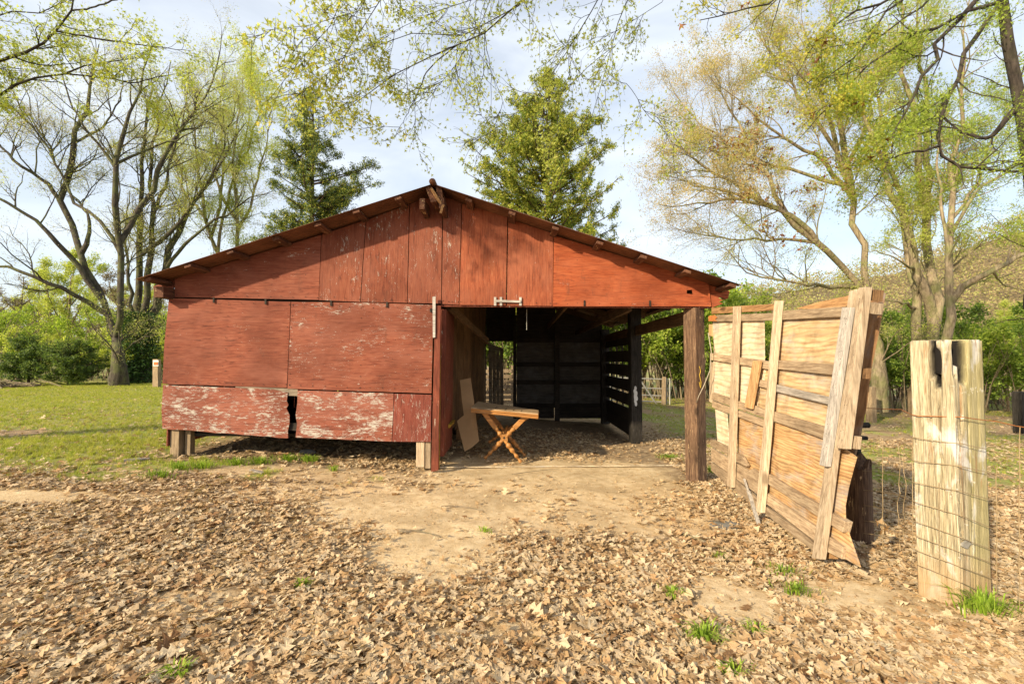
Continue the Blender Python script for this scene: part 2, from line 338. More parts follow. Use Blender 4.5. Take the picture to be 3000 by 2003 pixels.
def ramp_axis(lo, hi, fine, coarse_r):
    c = [0.0]; s = fine
    while c[-1] < hi: c.append(c[-1]+s); s = fine if c[-1] < coarse_r else s*1.18
    d = [0.0]; s = fine
    while d[-1] > lo: d.append(d[-1]-s); s = fine if -d[-1] < coarse_r else s*1.18
    return np.array(sorted(set(d+c)))
gx = ramp_axis(-260, 260, .07, 7.5); gy = ramp_axis(-40, 420, .07, 9.0)
XX, YY = np.meshgrid(gx, gy); nx, ny = len(gx), len(gy)
near = np.exp(-((XX/9)**2+(YY/10)**2))
ZZ = G(XX, YY) + near*(.018*(vnoise(XX, YY, .23, 31)-.5)+.012*(vnoise(XX, YY, .09, 32)-.5))
V = np.stack([XX.ravel(), YY.ravel(), ZZ.ravel()], 1); i = (np.arange(ny-1)[:, None]*nx+np.arange(nx-1)[None]).ravel(); F = np.stack([i, i+1, i+nx+1, i+nx], 1)
m, n, b = mat_base('ground_soil', .97)
aS = N(n, 'ShaderNodeAttribute', attribute_name='sand').outputs['Fac']; aG = N(n, 'ShaderNodeAttribute', attribute_name='grass').outputs['Fac']
v = coords(n, (1, 1, 1), False); n1 = noise(n, v, 9, 8, .7); n2 = noise(n, v, 60, 6, .7); n3 = noise(n, v, 1.6, 5, .6)
soil = ramp(n, n1, [(.3, (.15, .095, .05)), (.5, (.30, .205, .115)), (.7, (.44, .32, .19))])
sand = ramp(n, n1, [(.28, (.42, .29, .15)), (.5, (.62, .46, .27)), (.72, (.74, .60, .39))])
sand = mix(n, ramp(n, n2, [(.30, .55), (.45, 0)]), sand, (.20, .13, .07)); sand = mix(n, ramp(n, n3, [(.40, .5), (.55, 0)]), sand, (.36, .25, .13))
gr = ramp(n, n2, [(.3, (.13, .17, .025)), (.7, (.30, .35, .06))]); gr = mix(n, ramp(n, n3, [(.38, .75), (.58, 0)]), gr, (.36, .30, .12)); gr = mix(n, ramp(n, noise(n, v, 4.5, 5, .7), [(.44, .6), (.52, 0)]), gr, (.24, .18, .09))
c = mix(n, ramp(n, aS, [(.2, 0), (.7, 1)]), soil, sand); c = mix(n, ramp(n, aG, [(.12, 0), (.6, .95)]), c, gr)
n.links.new(c, b.inputs['Base Color']); bump(n, b, mix(n, .5, n1, n2), .8, .02)
ground = npmesh('ground', V, F, m, None, True, {'sand': m_sand(XX, YY).ravel(), 'grass': m_grass(XX, YY).ravel()})
ground['kind'] = 'structure'

# ------------------------------------------------------------------ scatter by geometry nodes
def scatter_group(name, coll):
    g = bpy.data.node_groups.new(name, 'GeometryNodeTree')
    g.interface.new_socket('Geometry', in_out='INPUT', socket_type='NodeSocketGeometry'); g.interface.new_socket('Geometry', in_out='OUTPUT', socket_type='NodeSocketGeometry')
    gi = g.nodes.new('NodeGroupInput'); go = g.nodes.new('NodeGroupOutput'); ip = g.nodes.new('GeometryNodeInstanceOnPoints'); ci = g.nodes.new('GeometryNodeCollectionInfo')
    ci.inputs[0].default_value = coll; ci.inputs['Separate Children'].default_value = True; ci.inputs['Reset Children'].default_value = True
    def na(nm, t):
        x = g.nodes.new('GeometryNodeInputNamedAttribute'); x.data_type = t; x.inputs[0].default_value = nm; return x.outputs[0]
    ip.inputs['Pick Instance'].default_value = True
    g.links.new(gi.outputs[0], ip.inputs['Points']); g.links.new(ci.outputs[0], ip.inputs['Instance'])
    g.links.new(na('idx', 'INT'), ip.inputs['Instance Index']); g.links.new(na('rot', 'FLOAT_VECTOR'), ip.inputs['Rotation']); g.links.new(na('scl', 'FLOAT'), ip.inputs['Scale'])
    g.links.new(ip.outputs[0], go.inputs[0]); return g
def scatter(name, pts, rot, scl, idx, coll):
    me = bpy.data.meshes.new(name); me.vertices.add(len(pts)); me.vertices.foreach_set('co', np.asarray(pts, np.float32).ravel())
    for an, tp, av, key in (('rot', 'FLOAT_VECTOR', rot, 'vector'), ('scl', 'FLOAT', scl, 'value'), ('tint', 'FLOAT', RNG.random(len(pts)), 'value')):
        a = me.attributes.new(an, tp, 'POINT'); a.data.foreach_set(key, np.asarray(av, np.float32).ravel())
    a = me.attributes.new('idx', 'INT', 'POINT'); a.data.foreach_set('value', np.asarray(idx, np.int32))
    o = bpy.data.objects.new(name, me); COL.objects.link(o); o['kind'] = 'stuff'
    md = o.modifiers.new('scatter', 'NODES'); md.node_group = scatter_group(name, coll); return o
def dry_leaf(seed):
    r = np.random.default_rng(seed); K = 8; t = np.linspace(0, 1, K)
    w = np.array([.02, .10, .32, .09, .42, .10, .26, .02])*(1+r.uniform(-.25, .25, K)); w2 = np.array([.02, .11, .30, .09, .40, .10, .28, .02])*(1+r.uniform(-.25, .25, K))
    sh = np.array([0, .02, .08, -.02, .10, 0, .08, 0])
    cur, cup, tw = r.uniform(-.8, 1.3), r.uniform(-1.3, 1.8), r.uniform(-.8, .8)
    V = []
    for k in range(K):
        for s, ww in ((-1, w[k]), (-.5, w[k]), (0, 0), (.5, w2[k]), (1, w2[k])):
            x = t[k]-.5+sh[k]*abs(s); y = ww*s*.95; z = cur*.5*(x*x-.08)+cup*y*y*.9+tw*x*y+r.uniform(-.022, .022)
            V.append((x, y, z))
    F = []
    for k in range(K-1):
        for q in range(4): F.append((k*5+q, k*5+q+1, k*5+5+q+1, k*5+5+q))
    if seed % 14 >= 9:      # broken fragments and crumpled leaves
        k0, k1 = (0, 4) if seed % 2 else (3, K); F = [f for f in F if k0*5 <= f[0] < (k1-1)*5]; 
        if seed % 3 == 0: V = [(x*.9, y*.7, z*1.2+.16*math.sin(9*x+3*y+seed)) for x, y, z in V]
        used = sorted({i for f in F for i in f}); mp_ = {u: i for i, u in enumerate(used)}; V = [V[u] for u in used]; F = [tuple(mp_[i] for i in f) for f in F]
    me = bpy.data.meshes.new('dry_leaf'); me.from_pydata(V, [], F); me.update(); return me
M['litter'] = leafmat('dry_oak_leaf', [(.24, .12, .05), (.46, .30, .15), (.58, .41, .23), (.64, .47, .29), (.68, .53, .34), (.50, .29, .13), (.72, .58, .39), (.38, .27, .16)], .22, .65, inst=True)
lc = bpy.data.collections.new('leaf_shapes')
leafmeshes = []
for s in range(14):
    me = dry_leaf(98+s); me.materials.append(M['litter']); leafmeshes.append(me); lc.objects.link(bpy.data.objects.new('leafshape_%02d' % s, me))
def scatter_pts(n, xr, yr, fn, frustum=True):
    x = RNG.uniform(*xr, n); y = RNG.uniform(*yr, n); k = RNG.random(n) < fn(x, y)
    if frustum: k &= (np.abs(x) < y*1.22+1.2)
    return x[k], y[k]
bx, by = [], []
for (n_, xr, yr) in ((80000, (-5.2, 5.2), (1.3, 3.8)), (84000, (-8.5, 8.5), (3.8, 6.6)), (52000, (-11, 13), (6.6, 11)), (42000, (-24, 26), (11, 22))):
    x, y = scatter_pts(n_, xr, yr, m_litter); bx.append(x); by.append(y)
x = np.concatenate(bx); y = np.concatenate(by)
heap = vnoise(x, y, .45, 41)
z = G(x, y)+.006+RNG.random(len(x))*.035*(.4+heap)
tiltv = RNG.normal(0, .13+.22*heap, len(x)); rot = np.stack([tiltv, RNG.normal(0, .18, len(x)), RNG.uniform(0, 6.283, len(x))], 1)
scl = np.clip(RNG.lognormal(math.log(.062), .36, len(x)), .022, .135)
idx = RNG.integers(0, 14, len(x))
xd = RNG.uniform(-4.5, 4.5, 26000); yd = RNG.uniform(1.6, 7.2, 26000); kd = (np.abs(xd) < yd*1.2+.5) & (RNG.random(26000) < .25+.75*vnoise(xd, yd, .5, 93)); xd, yd = xd[kd], yd[kd]   # crumbs and chips
x = np.r_[x, xd]; y = np.r_[y, yd]; z = np.r_[z, G(xd, yd)+.008]; scl = np.r_[scl, RNG.uniform(.008, .028, len(xd))]; idx = np.r_[idx, RNG.integers(0, 14, len(xd))]
rot = np.r_[rot, np.stack([RNG.normal(0, .3, len(xd)), RNG.normal(0, .3, len(xd)), RNG.uniform(0, 6.283, len(xd))], 1)]
dist = np.hypot(x, y-.0); vis = (np.abs(x) < y*1.10) & (y > 2.15)
order = np.argsort(np.where(vis, dist, 1e9))[:290]
keep = np.ones(len(x), bool); keep[order] = False
z[order] += .012
litter = scatter('leaf_litter', np.stack([x, y, z], 1)[keep], rot[keep], scl[keep], idx[keep], lc)
M['near_leaf'] = leafmat('dry_oak_leaf_near', [(.30, .175, .09), (.46, .32, .19)], .18)
for q, i0 in enumerate(order):
    o = bpy.data.objects.new('fallen_leaf', leafmeshes[idx[i0]]); COL.objects.link(o); o.parent = ground
    o.location = (x[i0], y[i0], z[i0]); o.rotation_euler = rot[i0]; o.scale = (scl[i0],)*3
# near leaves share the meshes, so give their material a per-object tint
nm = leafmat('dry_leaf_loose', [(.24, .12, .05), (.46, .30, .15), (.58, .41, .23), (.64, .47, .29), (.68, .53, .34), (.50, .29, .13), (.72, .58, .39), (.38, .27, .16)], .22, .65)
for nd in list(nm.node_tree.nodes):
    if nd.type == 'NEW_GEOMETRY':
        oi = nm.node_tree.nodes.new('ShaderNodeObjectInfo')
        for l in list(nm.node_tree.links):
            if l.from_node == nd: nm.node_tree.links.new(oi.outputs['Random'], l.to_socket)
near_meshes = {}
for o in ground.children:
    k = o.data.name
    if k not in near_meshes:
        c_ = o.data.copy(); c_.materials.clear(); c_.materials.append(nm); near_meshes[k] = c_
    o.data = near_meshes[k]

# grass tufts
def tuft(seed, nb, h, spread):
    r = np.random.default_rng(seed); V = []; F = []
    for k in range(nb):
        a = r.uniform(0, 6.283); l = h*r.uniform(.5, 1.1); lean = r.uniform(.1, .9)*spread; w = .0028*r.uniform(.7, 1.4)+h*.018; bx_ = r.uniform(-.5, .5)*h*.5; by_ = r.uniform(-.5, .5)*h*.5
        d = np.array([math.cos(a), math.sin(a), 0]); s = np.array([-d[1], d[0], 0]); b0 = np.array([bx_, by_, -.01])
        p1 = b0+d*l*lean*.35+np.array([0, 0, l*.6]); p2 = b0+d*l*lean+np.array([0, 0, l*(1-.25*lean)])
        i = len(V); V += [b0-s*w, b0+s*w, p1-s*w*.8, p1+s*w*.8, p2]; F += [(i, i+1, i+3, i+2), (i+2, i+3, i+4)]
    me = bpy.data.meshes.new('tuft'); me.from_pydata([tuple(v) for v in V], [], F); me.update(); return me
M['grass'] = leafmat('spring_grass', [(.24, .28, .03), (.40, .44, .05), (.52, .52, .08), (.54, .47, .16)], .4, .6, inst=True)
gc = bpy.data.collections.new('grass_shapes')
for s in range(5):
    me = tuft(s, 14, 1.0, .9); me.materials.append(M['grass']); gc.objects.link(bpy.data.objects.new('tuftshape_%02d' % s, me))
bx, by = [], []
for (n_, xr, yr) in ((16000, (-9, 6), (3, 7.5)), (60000, (-22, -3.5), (6, 22)), (22000, (1, 22), (6, 22))):
    x, y = scatter_pts(n_, xr, yr, lambda a, b_: m_grass(a, b_)**1.2); bx.append(x); by.append(y)
x = np.concatenate(bx); y = np.concatenate(by); k = ~((x > -4.9) & (x < 2.7) & (y > 6.5) & (y < 12.8)); x = x[k]; y = y[k]
scatter('grass', np.stack([x, y, G(x, y)], 1), np.stack([x*0, x*0, RNG.uniform(0, 6.28, len(x))], 1), RNG.uniform(.035, .085, len(x)), RNG.integers(0, 5, len(x)), gc)
def clump(px, py, r, nn, h, label, name='grass_tuft'):
    p = PG(px, py); e = MB(); rr = random.Random(px); h *= 1.35
    for k in range(nn):
        a = rr.uniform(0, 6.283); q = abs(rr.gauss(0, .5))*r; x0 = p[0]+math.cos(a)*q; y0 = p[1]+math.sin(a)*q*.7; z0 = gz(x0, y0)+.01
        d = np.array([math.cos(a+rr.uniform(-1, 1)), math.sin(a+rr.uniform(-1, 1)), 0]); s = np.array([-d[1], d[0], 0]); l = h*rr.uniform(.5, 1.15); ln = rr.uniform(.2, 1.1); w = .0035
        b0 = np.array([x0, y0, z0]); p1 = b0+d*l*ln*.35+np.array([0, 0, l*.6]); p2 = b0+d*l*ln+np.array([0, 0, l*(.95-.45*ln)])
        e.add([b0-s*w, b0+s*w, p1+s*w, p1-s*w, p2], [(0, 1, 2, 3), (3, 2, 4)])
    return tag(e.build(name, M['tuftm']), label, None, None, 'stuff')
M['tuftm'] = leafmat('bright_grass_blade', [(.16, .26, .02), (.28, .42, .04), (.44, .56, .08)], .45)
clump(2880, 1800, .17, 240, .13, 'large bright green grass tuft at the foot of the big fence post')
clump(2060, 1880, .09, 110, .085, 'green grass tuft among dry leaves low in the foreground, right of centre')
clump(2215, 1857, .05, 50, .05, 'small green tuft in the leaves between the gate leaf and foreground centre')
clump(885, 1727, .06, 60, .055, 'lone green tuft in the leaves left of the sandy path')
clump(2290, 1685, .17, 120, .06, 'loose patch of green grass just in front of the wooden door leaf')
clump(515, 1985, .07, 60, .06, 'green tuft in the leaves at the bottom edge of the picture')
clump(2155, 1985, .08, 60, .05, 'thin green tuft in the bottom foreground leaves', 'grass_tuft')
clump(2095, 1385, .16, 120, .10, 'grass clump at the foot of the right front barn post')
clump(1960, 1345, .25, 200, .08, 'grass patch beside the open side of the barn')
clump(1970, 1750, .10, 70, .06, 'sparse green grass left of the bare sandy spot')
clump(2330, 1735, .16, 110, .05, 'sparse grass on the bare soil between door leaf and fence post')
clump(1420, 1560, .07, 40, .04, 'tiny grass sprig in the middle of the sandy path')
clump(2110, 1640, .09, 50, .05, 'small tuft beside the pale stone in front of the door leaf')
for (a_, b_, c_, d_) in ((520, 1375, 'grass tuft left of the loose boards near the barn', 1), (590, 1372, 'grass tuft in front of the left barn posts', 1), (690, 1362, 'bright grass tuft in front of the gap under the barn', 1), (760, 1358, 'grass tuft below the flat board under the barn edge', 1), (840, 1350, 'long bright grass strip tuft below the split in the barn wall', 1), (905, 1352, 'rightmost bright grass tuft along the barn wall', 1), (975, 1380, 'small isolated tuft on the sandy ground near the barn', 1), (465, 1400, 'pale dry grass tuft left of the barn corner', 1)):
    clump(a_, b_, .22 if a_ != 975 else .08, 170 if a_ != 975 else 50, .085, c_)

# ------------------------------------------------------------------ barn
YF = 6.4
BARN = empty('barn', (-1.0, 9.4, -.02), 'weathered red plywood barn with tin gable roof and one open bay', 'barn')
def plane_slab(name, poly, mat, Y=YF, th=.012, parent=BARN, bevel=0):
    """poly in photo pixels, on the plane y = Y, thickness going back"""
    return MB().prism([P(a, b_, Y) for a, b_ in poly], (0, th, 0)).build(name, mat, parent, bevel)
def panel(poly, mat, Y=YF, label=None, th=.012):
    o = plane_slab('wall_panel', poly, mat, Y, th)
    if label: o['label'] = label
    return o
def jag(p0, p1, n, amp, seed=0):
    r = random.Random(seed); out = []
    for k in range(n+1):
        t = k/n; out.append((p0[0]+(p1[0]-p0[0])*t+(r.uniform(-amp, amp) if 0 < k < n else 0), p0[1]+(p1[1]-p0[1])*t+(r.uniform(-amp*.6, amp*.6) if 0 < k < n else 0)))
    return out
panel([(495, 873), (851, 884), (846, 1010), (840, 1136), (476, 1124), (481, 1010)], M['red_h'], YF)
panel([(853, 884), (1062, 886), (1270, 893), (1264, 1152), (842, 1138)], M['red_h2'], YF-.004)
panel([(478, 1127)]+jag((478, 1127), (841, 1142), 9, 1.2, 1)[1:-1]+[(843, 1150), (840, 1175), (845, 1185), (839, 1196), (848, 1215), (848, 1240), (843, 1262), (844, 1283)]+jag((840, 1283), (476, 1255), 14, 2.2, 2)+[(473, 1200)], M['red_low'], YF-.008, 'heavily peeling lower panel with a broken right edge')
panel([(872, 1143), (1153, 1152), (1151, 1220), (1147, 1293)]+jag((1147, 1293), (866, 1281), 9, 1.0, 3)[1:]+[(870, 1240), (866, 1215), (871, 1180)], M['red_low'], YF-.010)
panel([(1155, 1153), (1264, 1156), (1262, 1294), (1149, 1293)], M['red_vlow'], YF-.006)
panel([(511, 817), (941, 688), (933, 878), (512, 870)], M['red_h'], YF-.002)
panel([(943, 687), (1071, 645), (1055, 884), (934, 879)], M['red_v'], YF-.006)
panel([(1073, 645), (1199, 599), (1192, 887), (1057, 884)], M['red_v'], YF-.003)
panel([(1201, 598), (1255, 577), (1296, 583), (1292, 889), (1194, 887)], M['red_v'], YF-.008)
panel([(1299, 583), (1312, 578), (1352, 596), (1344, 893), (1294, 890)], M['red_v'], YF-.003)
panel([(1354, 596), (1486, 636), (1482, 894), (1346, 893)], M['red_v2'], YF-.009)
panel([(1489, 641), (1621, 684), (1619, 896), (1485, 895)], M['red_v2'], YF-.004)
# long gable sheet with a torn hole: built as a ring of pieces round the hole
mb = MB()
q = [(1623, 690), (2012, 808), (2012, 897), (1620, 897)]; mb.prism([P(a, b_, YF-.012) for a, b_ in q], (0, .012, 0))
mb.prism([P(a, b_, YF-.012) for a, b_ in [(2012, 808), (2075, 827), (2080, 862), (2030, 862), (2028, 849), (2012, 850)]], (0, .012, 0))
mb.prism([P(a, b_, YF-.012) for a, b_ in [(2012, 860), (2030, 862), (2080, 862), (2084, 898), (2012, 897)]], (0, .012, 0))
mb.build('wall_panel', M['red_g'], BARN)['label'] = 'brightest orange red sheet with a small torn hole'
plane_slab('wall_panel', [(2077, 832), (2138, 853), (2133, 874), (2124, 878), (2098, 862), (2080, 862)], M['red_g'], YF+.03, .03)
plane_slab('broken_beam_end', [(2082, 864), (2108, 860), (2122, 868), (2104, 873), (2118, 879), (2106, 884), (2118, 889), (2086, 901)], M['red_g'], YF+.002, .05)
plane_slab('wall_panel', [(449, 839), (509, 819), (509, 871), (497, 872), (452, 858)], M['red_h'], YF+.02, .012)
# grey board behind the joint and the gap, dark inside
plane_slab('batten', [(690, 1131), (872, 1139), (872, 1160), (690, 1150)], M['grey_x'], YF+.006, .03)
plane_slab('batten', [(838, 1238), (885, 1240), (885, 1262), (838, 1260)], M['int_x'], YF+.03, .03)
# little notched stud ends along the panel joint
for (a, b_) in ((625, 880), (777, 884), (969, 889), (1133, 893), (1712, 889), (1904, 889)):
    plane_slab('stud_end', [(a-2, b_-9), (a+3, b_-9), (a+3, b_+7), (a-2, b_+7)], M['int_x'], YF-.022, .008)
# header under the gable and beam behind
plane_slab('header', [(1292, 893), (2084, 899), (2084, 903), (1292, 898)], M['red_trim'], YF+.015, .04)
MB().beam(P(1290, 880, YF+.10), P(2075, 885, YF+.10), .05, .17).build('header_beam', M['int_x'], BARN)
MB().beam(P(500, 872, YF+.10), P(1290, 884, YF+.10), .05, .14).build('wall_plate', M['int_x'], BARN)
# big beam end poking out at the left eave
e = MB(); a0 = P(497, 861, YF); b0 = a0.copy(); a0[1] = YF+.5; b0[1] = YF-.20; e.beam(b0, a0, .13, .15); e.build('eave_beam', M['red_purlin'], BARN, .006)
# edge-on left door leaf
LD = plane_slab('barn_door', [(1275, 895), (1291, 895), (1284, 1377), (1263, 1382)], M['red_trim'], YF-.06, .05)
LD['label'] = 'narrow red door leaf seen edge-on at the left of the opening'
for nm_, poly, mt, yy, th in (('board', [(1293, 906), (1307, 906), (1299, 1337), (1287, 1336)], M['red_trim'], YF+.06, .9), ('edge_strip', [(1286, 1005), (1291, 1005), (1287, 1372), (1281, 1372)], M['yellow'], YF-.005, .03), ('board', [(1290, 1240), (1322, 1243), (1318, 1253), (1290, 1256)], M['yellow'], YF+.5, .5)):
    plane_slab(nm_, poly, mt, yy, th, LD)
plane_slab('latch', [(1267, 869), (1276, 868), (1275, 988), (1268, 990)], M['latchw'], YF-.085, .018, LD)
plane_slab('latch_plate', [(1259, 904), (1268, 904), (1268, 914), (1259, 914)], M['black'], YF-.03, .012, LD)
# white wooden bolt on the gable
lt = plane_slab('bolt', [(1452, 878), (1525, 880), (1525, 886), (1452, 885)], M['latchw'], YF-.045, .02)
for a in (1450, 1467, 1524): plane_slab('bolt_keeper', [(a-3, 870), (a+4, 870), (a+4, 895), (a-3, 895)], M['latchw'], YF-.03, .016, lt)
# posts
def post(px0, px1, pytop, pybot, Y, mat, th, name='post', rz=0, parent=BARN):
    a = P(px0, pybot, Y); b_ = P(px1, pytop, Y); w = abs(b_[0]-a[0]); zc = (a[2]+b_[2])/2
    return MB().box(((a[0]+b_[0])/2, Y+th/2, zc-.03), (w, th, abs(b_[2]-a[2])+.06), rz).build(name, mat, parent, .008)
post(497, 525, 1255, 1326, YF+.05, M['under'], .13); post(541, 559, 1255, 1322, YF+.12, M['under'], .1)
post(1219, 1244, 1290, 1356, YF+.02, M['grey_v'], .12); post(1246, 1262, 1290, 1360, YF+.03, M['grey_v'], .08)
post(700, 722, 1262, 1330, YF+2.4, M['under'], .15); post(1000, 1022, 1270, 1330, YF+2.8, M['under'], .15)
fp0 = P(2048, 1412, YF+.02); fp1 = P(2048, 897, YF+.02)
FP = MB().box((fp0[0], YF+.12, (fp0[2]+fp1[2])/2-.03), (.205, .205, fp1[2]-fp0[2]+.02), math.radians(32)).build('front_post', M['creo'], BARN, .01)
FP['label'] = 'brown railroad-tie post at the right front corner with white paint and yellow marks'
# paint marks wrap the visible faces of the post
R32 = math.radians(32)
def on_post(u, z, face, off=.0035):
    c, s = math.cos(R32), math.sin(R32); half = .1025+off
    if face == 'L': lx, ly = -half, u*.1025
    else: lx, ly = u*.1025, -half
    return np.array([fp0[0]+c*lx-s*ly, YF+.12+s*lx+c*ly, z])
def spray(name, pts, w, mt, parent):
    e = MB()
    for (p0, p1) in zip(pts[:-1], pts[1:]):
        e.beam(p0, p1, w, .002, up=(math.sin(R32)*0-1, -.4, 0))
    return e.build(name, mt, parent)
zt = lambda py: float(P(2040, py, YF+.1)[2])
post_paint = MB(); rr = random.Random(3)
for k in range(46):
    a = rr.gauss(0, 1); zz = zt(1215+rr.gauss(0, 42)); u = -.1+.55*np.tanh(rr.gauss(0, .6)); s_ = rr.uniform(.006, .02)
    pts = [on_post(u+s_*6*math.cos(t), zz+s_*3*math.sin(t), 'R', .0035+.0002*k/46) for t in np.linspace(0, 6.28, 7)[:-1]]
spray('paint_mark', [on_post(-.35, zt(1072), 'R'), on_post(-.10, zt(1086), 'R'), on_post(-.35, zt(1098), 'R'), on_post(-.05, zt(1118), 'R'), on_post(-.15, zt(1135), 'R'), on_post(-.45, zt(1118), 'R'), on_post(-.25, zt(1130), 'R')], .008, M['yel_paint'], FP)
mbp = MB(); a, b_ = P(1846, 1293, 9.5), P(1882, 905, 9.5)
MB().box(((a[0]+b_[0])/2, 9.6, (a[2]+2.75)/2-.05), (.23, .2, 2.75-a[2]), .06).build('side_post', M['black'], BARN, .01)['label'] = 'blackened middle post of the open bay with a white paint blotch'
# white spray blotch material is part of a thin patch
a = P(1862, 1160, 9.49)
for k in range(7):
    w_, h_ = (.035, .05) if k else (.05, .12); dx = (k-3)*.008 if k else 0; dz = (0, .10, -.10, .16, -.16, .06, -.05)[k]
    MB().prism([(a[0]+dx+w_*math.cos(t)*.7, 9.492-.0006*k, a[2]+dz+h_*math.sin(t)) for t in np.linspace(0, 6.283, 15)[:-1]], (0, .006, 0)).build('paint_mark', M['white_paint'], BARN)
MB().box((P(1772, 1200, 12.5)[0], 12.45, 1.0), (.22, .2, 2.7)).build('corner_post', M['black'], BARN, .01)
# roof
def roofpt(side, t, Y, dz=0):   # t 0 ridge ..1 eave
    pk = P(1266, 537, 5.98); ev = P(392, 817, 5.98) if side < 0 else P(2172, 834, 5.98)
    p = pk+(ev-pk)*t; p[1] = Y; p[2] += dz; return p
for side in (-1, 1):
    nsheet = 11; Wd = 7.1/nsheet
    for k in range(nsheet):
        y0 = 5.98+k*Wd; y1 = y0+Wd+.05; ns = 54; nl = 6
        ys = np.linspace(y0, y1, ns); ts = np.linspace(0, 1.0, nl); ext = random.uniform(-.006, .008) if k else 0
        V = []
        for t in ts:
            for yy in ys:
                p = roofpt(side, t*(1+ext), yy); p[2] += .009*math.sin(2*math.pi*yy/.076)+.0045*(k % 2); V.append(p)
        F = [(a*ns+b_, a*ns+b_+1, (a+1)*ns+b_+1, (a+1)*ns+b_) for a in range(nl-1) for b_ in range(ns-1)]
        o = npmesh('roof_sheet', V, F, M['tin'], BARN, True); md = o.modifiers.new('thickness', 'SOLIDIFY'); md.thickness = .0015
        if k == 0: md.thickness = .004
    cnt = 7
    pxs = [(1163, 587), (1040, 630), (925, 668), (800, 709), (670, 748), (545, 786), (424, 824)] if side < 0 else [(1375, 582), (1503, 625), (1631, 669), (1762, 713), (1890, 757), (2020, 797), (2150, 836)]
    pk = P(1266, 537, 5.98); ev = P(392, 817, 5.98) if side < 0 else P(2172, 834, 5.98); sl_ = (ev-pk)/np.linalg.norm(ev-pk); nrm = np.array([-sl_[2]*-1 if False else -sl_[2], 0, sl_[0]]); nrm = nrm*np.sign(nrm[2])
    for k, (a, b_) in enumerate(pxs):
        X = P(a, b_, 6.0)[0]; t = (X-pk[0])/(ev[0]-pk[0]); p = pk+(ev-pk)*t - nrm*.038
        q0 = p.copy(); q0[1] = 6.02+random.uniform(-.025, .03); q1 = p.copy(); q1[1] = 13.0
        MB().beam(q0, q1, .092, .045, up=tuple(nrm)).build('purlin', M['red_purlin'] , BARN, .004)
    for yy in (6.55, 8.0, 9.55, 11.1, 12.5):
        a = roofpt(side, .0, yy)-nrm*.135; b_ = roofpt(side, .955, yy)-nrm*.135
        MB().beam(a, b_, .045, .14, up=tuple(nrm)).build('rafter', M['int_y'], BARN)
# ridge pole, its rounded end and the broken bracket timbers
pk = roofpt(-1, 0, 5.95)
MB().tube([(pk[0], 5.93, pk[2]+.012), (pk[0], 5.99, pk[2]+.03), (pk[0], 13.0, pk[2]+.03)], [.025, .045, .045], 10).build('ridge_cap', M['tin'], BARN, smooth=True)
MB().beam((pk[0], 6.42, pk[2]-.17), (pk[0], 13.0, pk[2]-.17), .045, .14).build('ridge_beam', M['int_y'], BARN)
for (a, b_, c_, d_) in ((1246, 600, 1250, 632), (1302, 592, 1303, 636)):
    p0 = P((a+c_)/2, (b_+d_)/2, 6.3); e = MB(); e.beam((p0[0], 6.03, p0[2]), (p0[0], 6.45, p0[2]-.02), .07, .15, seg=4, wob=.006); e.build('bracket', M['red_purlin'], BARN, .004)
e = MB(); e.beam(P(1262, 552, 5.97), P(1296, 604, 6.06), .035, .025, seg=4, wob=.006); e.build('splintered_stick', M['brown_h'], BARN)
e = MB(); e.beam(P(1300, 600, 6.03), P(1291, 625, 6.03), .03, .03, seg=3, wob=.01); e.build('splintered_stick', M['brown_h'], BARN)
MB().prism([P(a, b_, 6.02) for a, b_ in ((1246, 548), (1262, 541), (1280, 590), (1262, 592))], (0, .36, 0)).build('rafter_tail', M['red_purlin'], BARN)
MB().prism([P(a, b_, 6.03) for a, b_ in ((1276, 545), (1294, 552), (1298, 588), (1284, 590))], (0, .36, 0)).build('rafter_tail', M['red_purlin'], BARN)
# eave beams (run back) left and right
er = P(2040, 912, YF+.1)
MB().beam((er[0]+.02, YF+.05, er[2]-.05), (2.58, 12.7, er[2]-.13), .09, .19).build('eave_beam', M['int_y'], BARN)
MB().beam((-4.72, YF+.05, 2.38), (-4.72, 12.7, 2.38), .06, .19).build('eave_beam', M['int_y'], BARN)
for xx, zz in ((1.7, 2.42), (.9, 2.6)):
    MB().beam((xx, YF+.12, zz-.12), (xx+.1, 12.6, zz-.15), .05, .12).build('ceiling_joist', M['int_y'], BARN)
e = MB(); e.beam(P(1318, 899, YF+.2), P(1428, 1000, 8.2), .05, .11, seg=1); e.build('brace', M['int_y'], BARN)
# left outer wall, back wall, added floor, partition
for k in range(5):
    y0 = YF+.02+k*1.24
    MB().box((-4.83, y0+.61, 1.43), (.014, 1.225, 2.20)).build('side_panel', M['red_h'], BARN)
MB().box((-2.95, 9.6, .46), (3.75, 6.0, .04)).build('floor', M['int_x'], BARN)  # unseen floor, added in dark boards to keep the space beneath dark
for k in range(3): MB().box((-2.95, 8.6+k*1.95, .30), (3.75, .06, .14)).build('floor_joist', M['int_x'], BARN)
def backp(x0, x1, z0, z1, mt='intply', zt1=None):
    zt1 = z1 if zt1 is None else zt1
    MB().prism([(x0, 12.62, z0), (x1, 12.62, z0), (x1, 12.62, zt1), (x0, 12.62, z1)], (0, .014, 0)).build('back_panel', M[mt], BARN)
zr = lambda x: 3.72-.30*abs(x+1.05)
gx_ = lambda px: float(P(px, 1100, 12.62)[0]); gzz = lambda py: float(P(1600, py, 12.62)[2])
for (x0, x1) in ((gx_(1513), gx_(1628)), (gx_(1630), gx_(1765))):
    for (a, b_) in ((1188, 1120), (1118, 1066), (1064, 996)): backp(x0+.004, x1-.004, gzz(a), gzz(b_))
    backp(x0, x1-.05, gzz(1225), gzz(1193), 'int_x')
    backp(x0, x1, gzz(993), zr(x0)-.1, 'int_x', zr(x1)-.1)
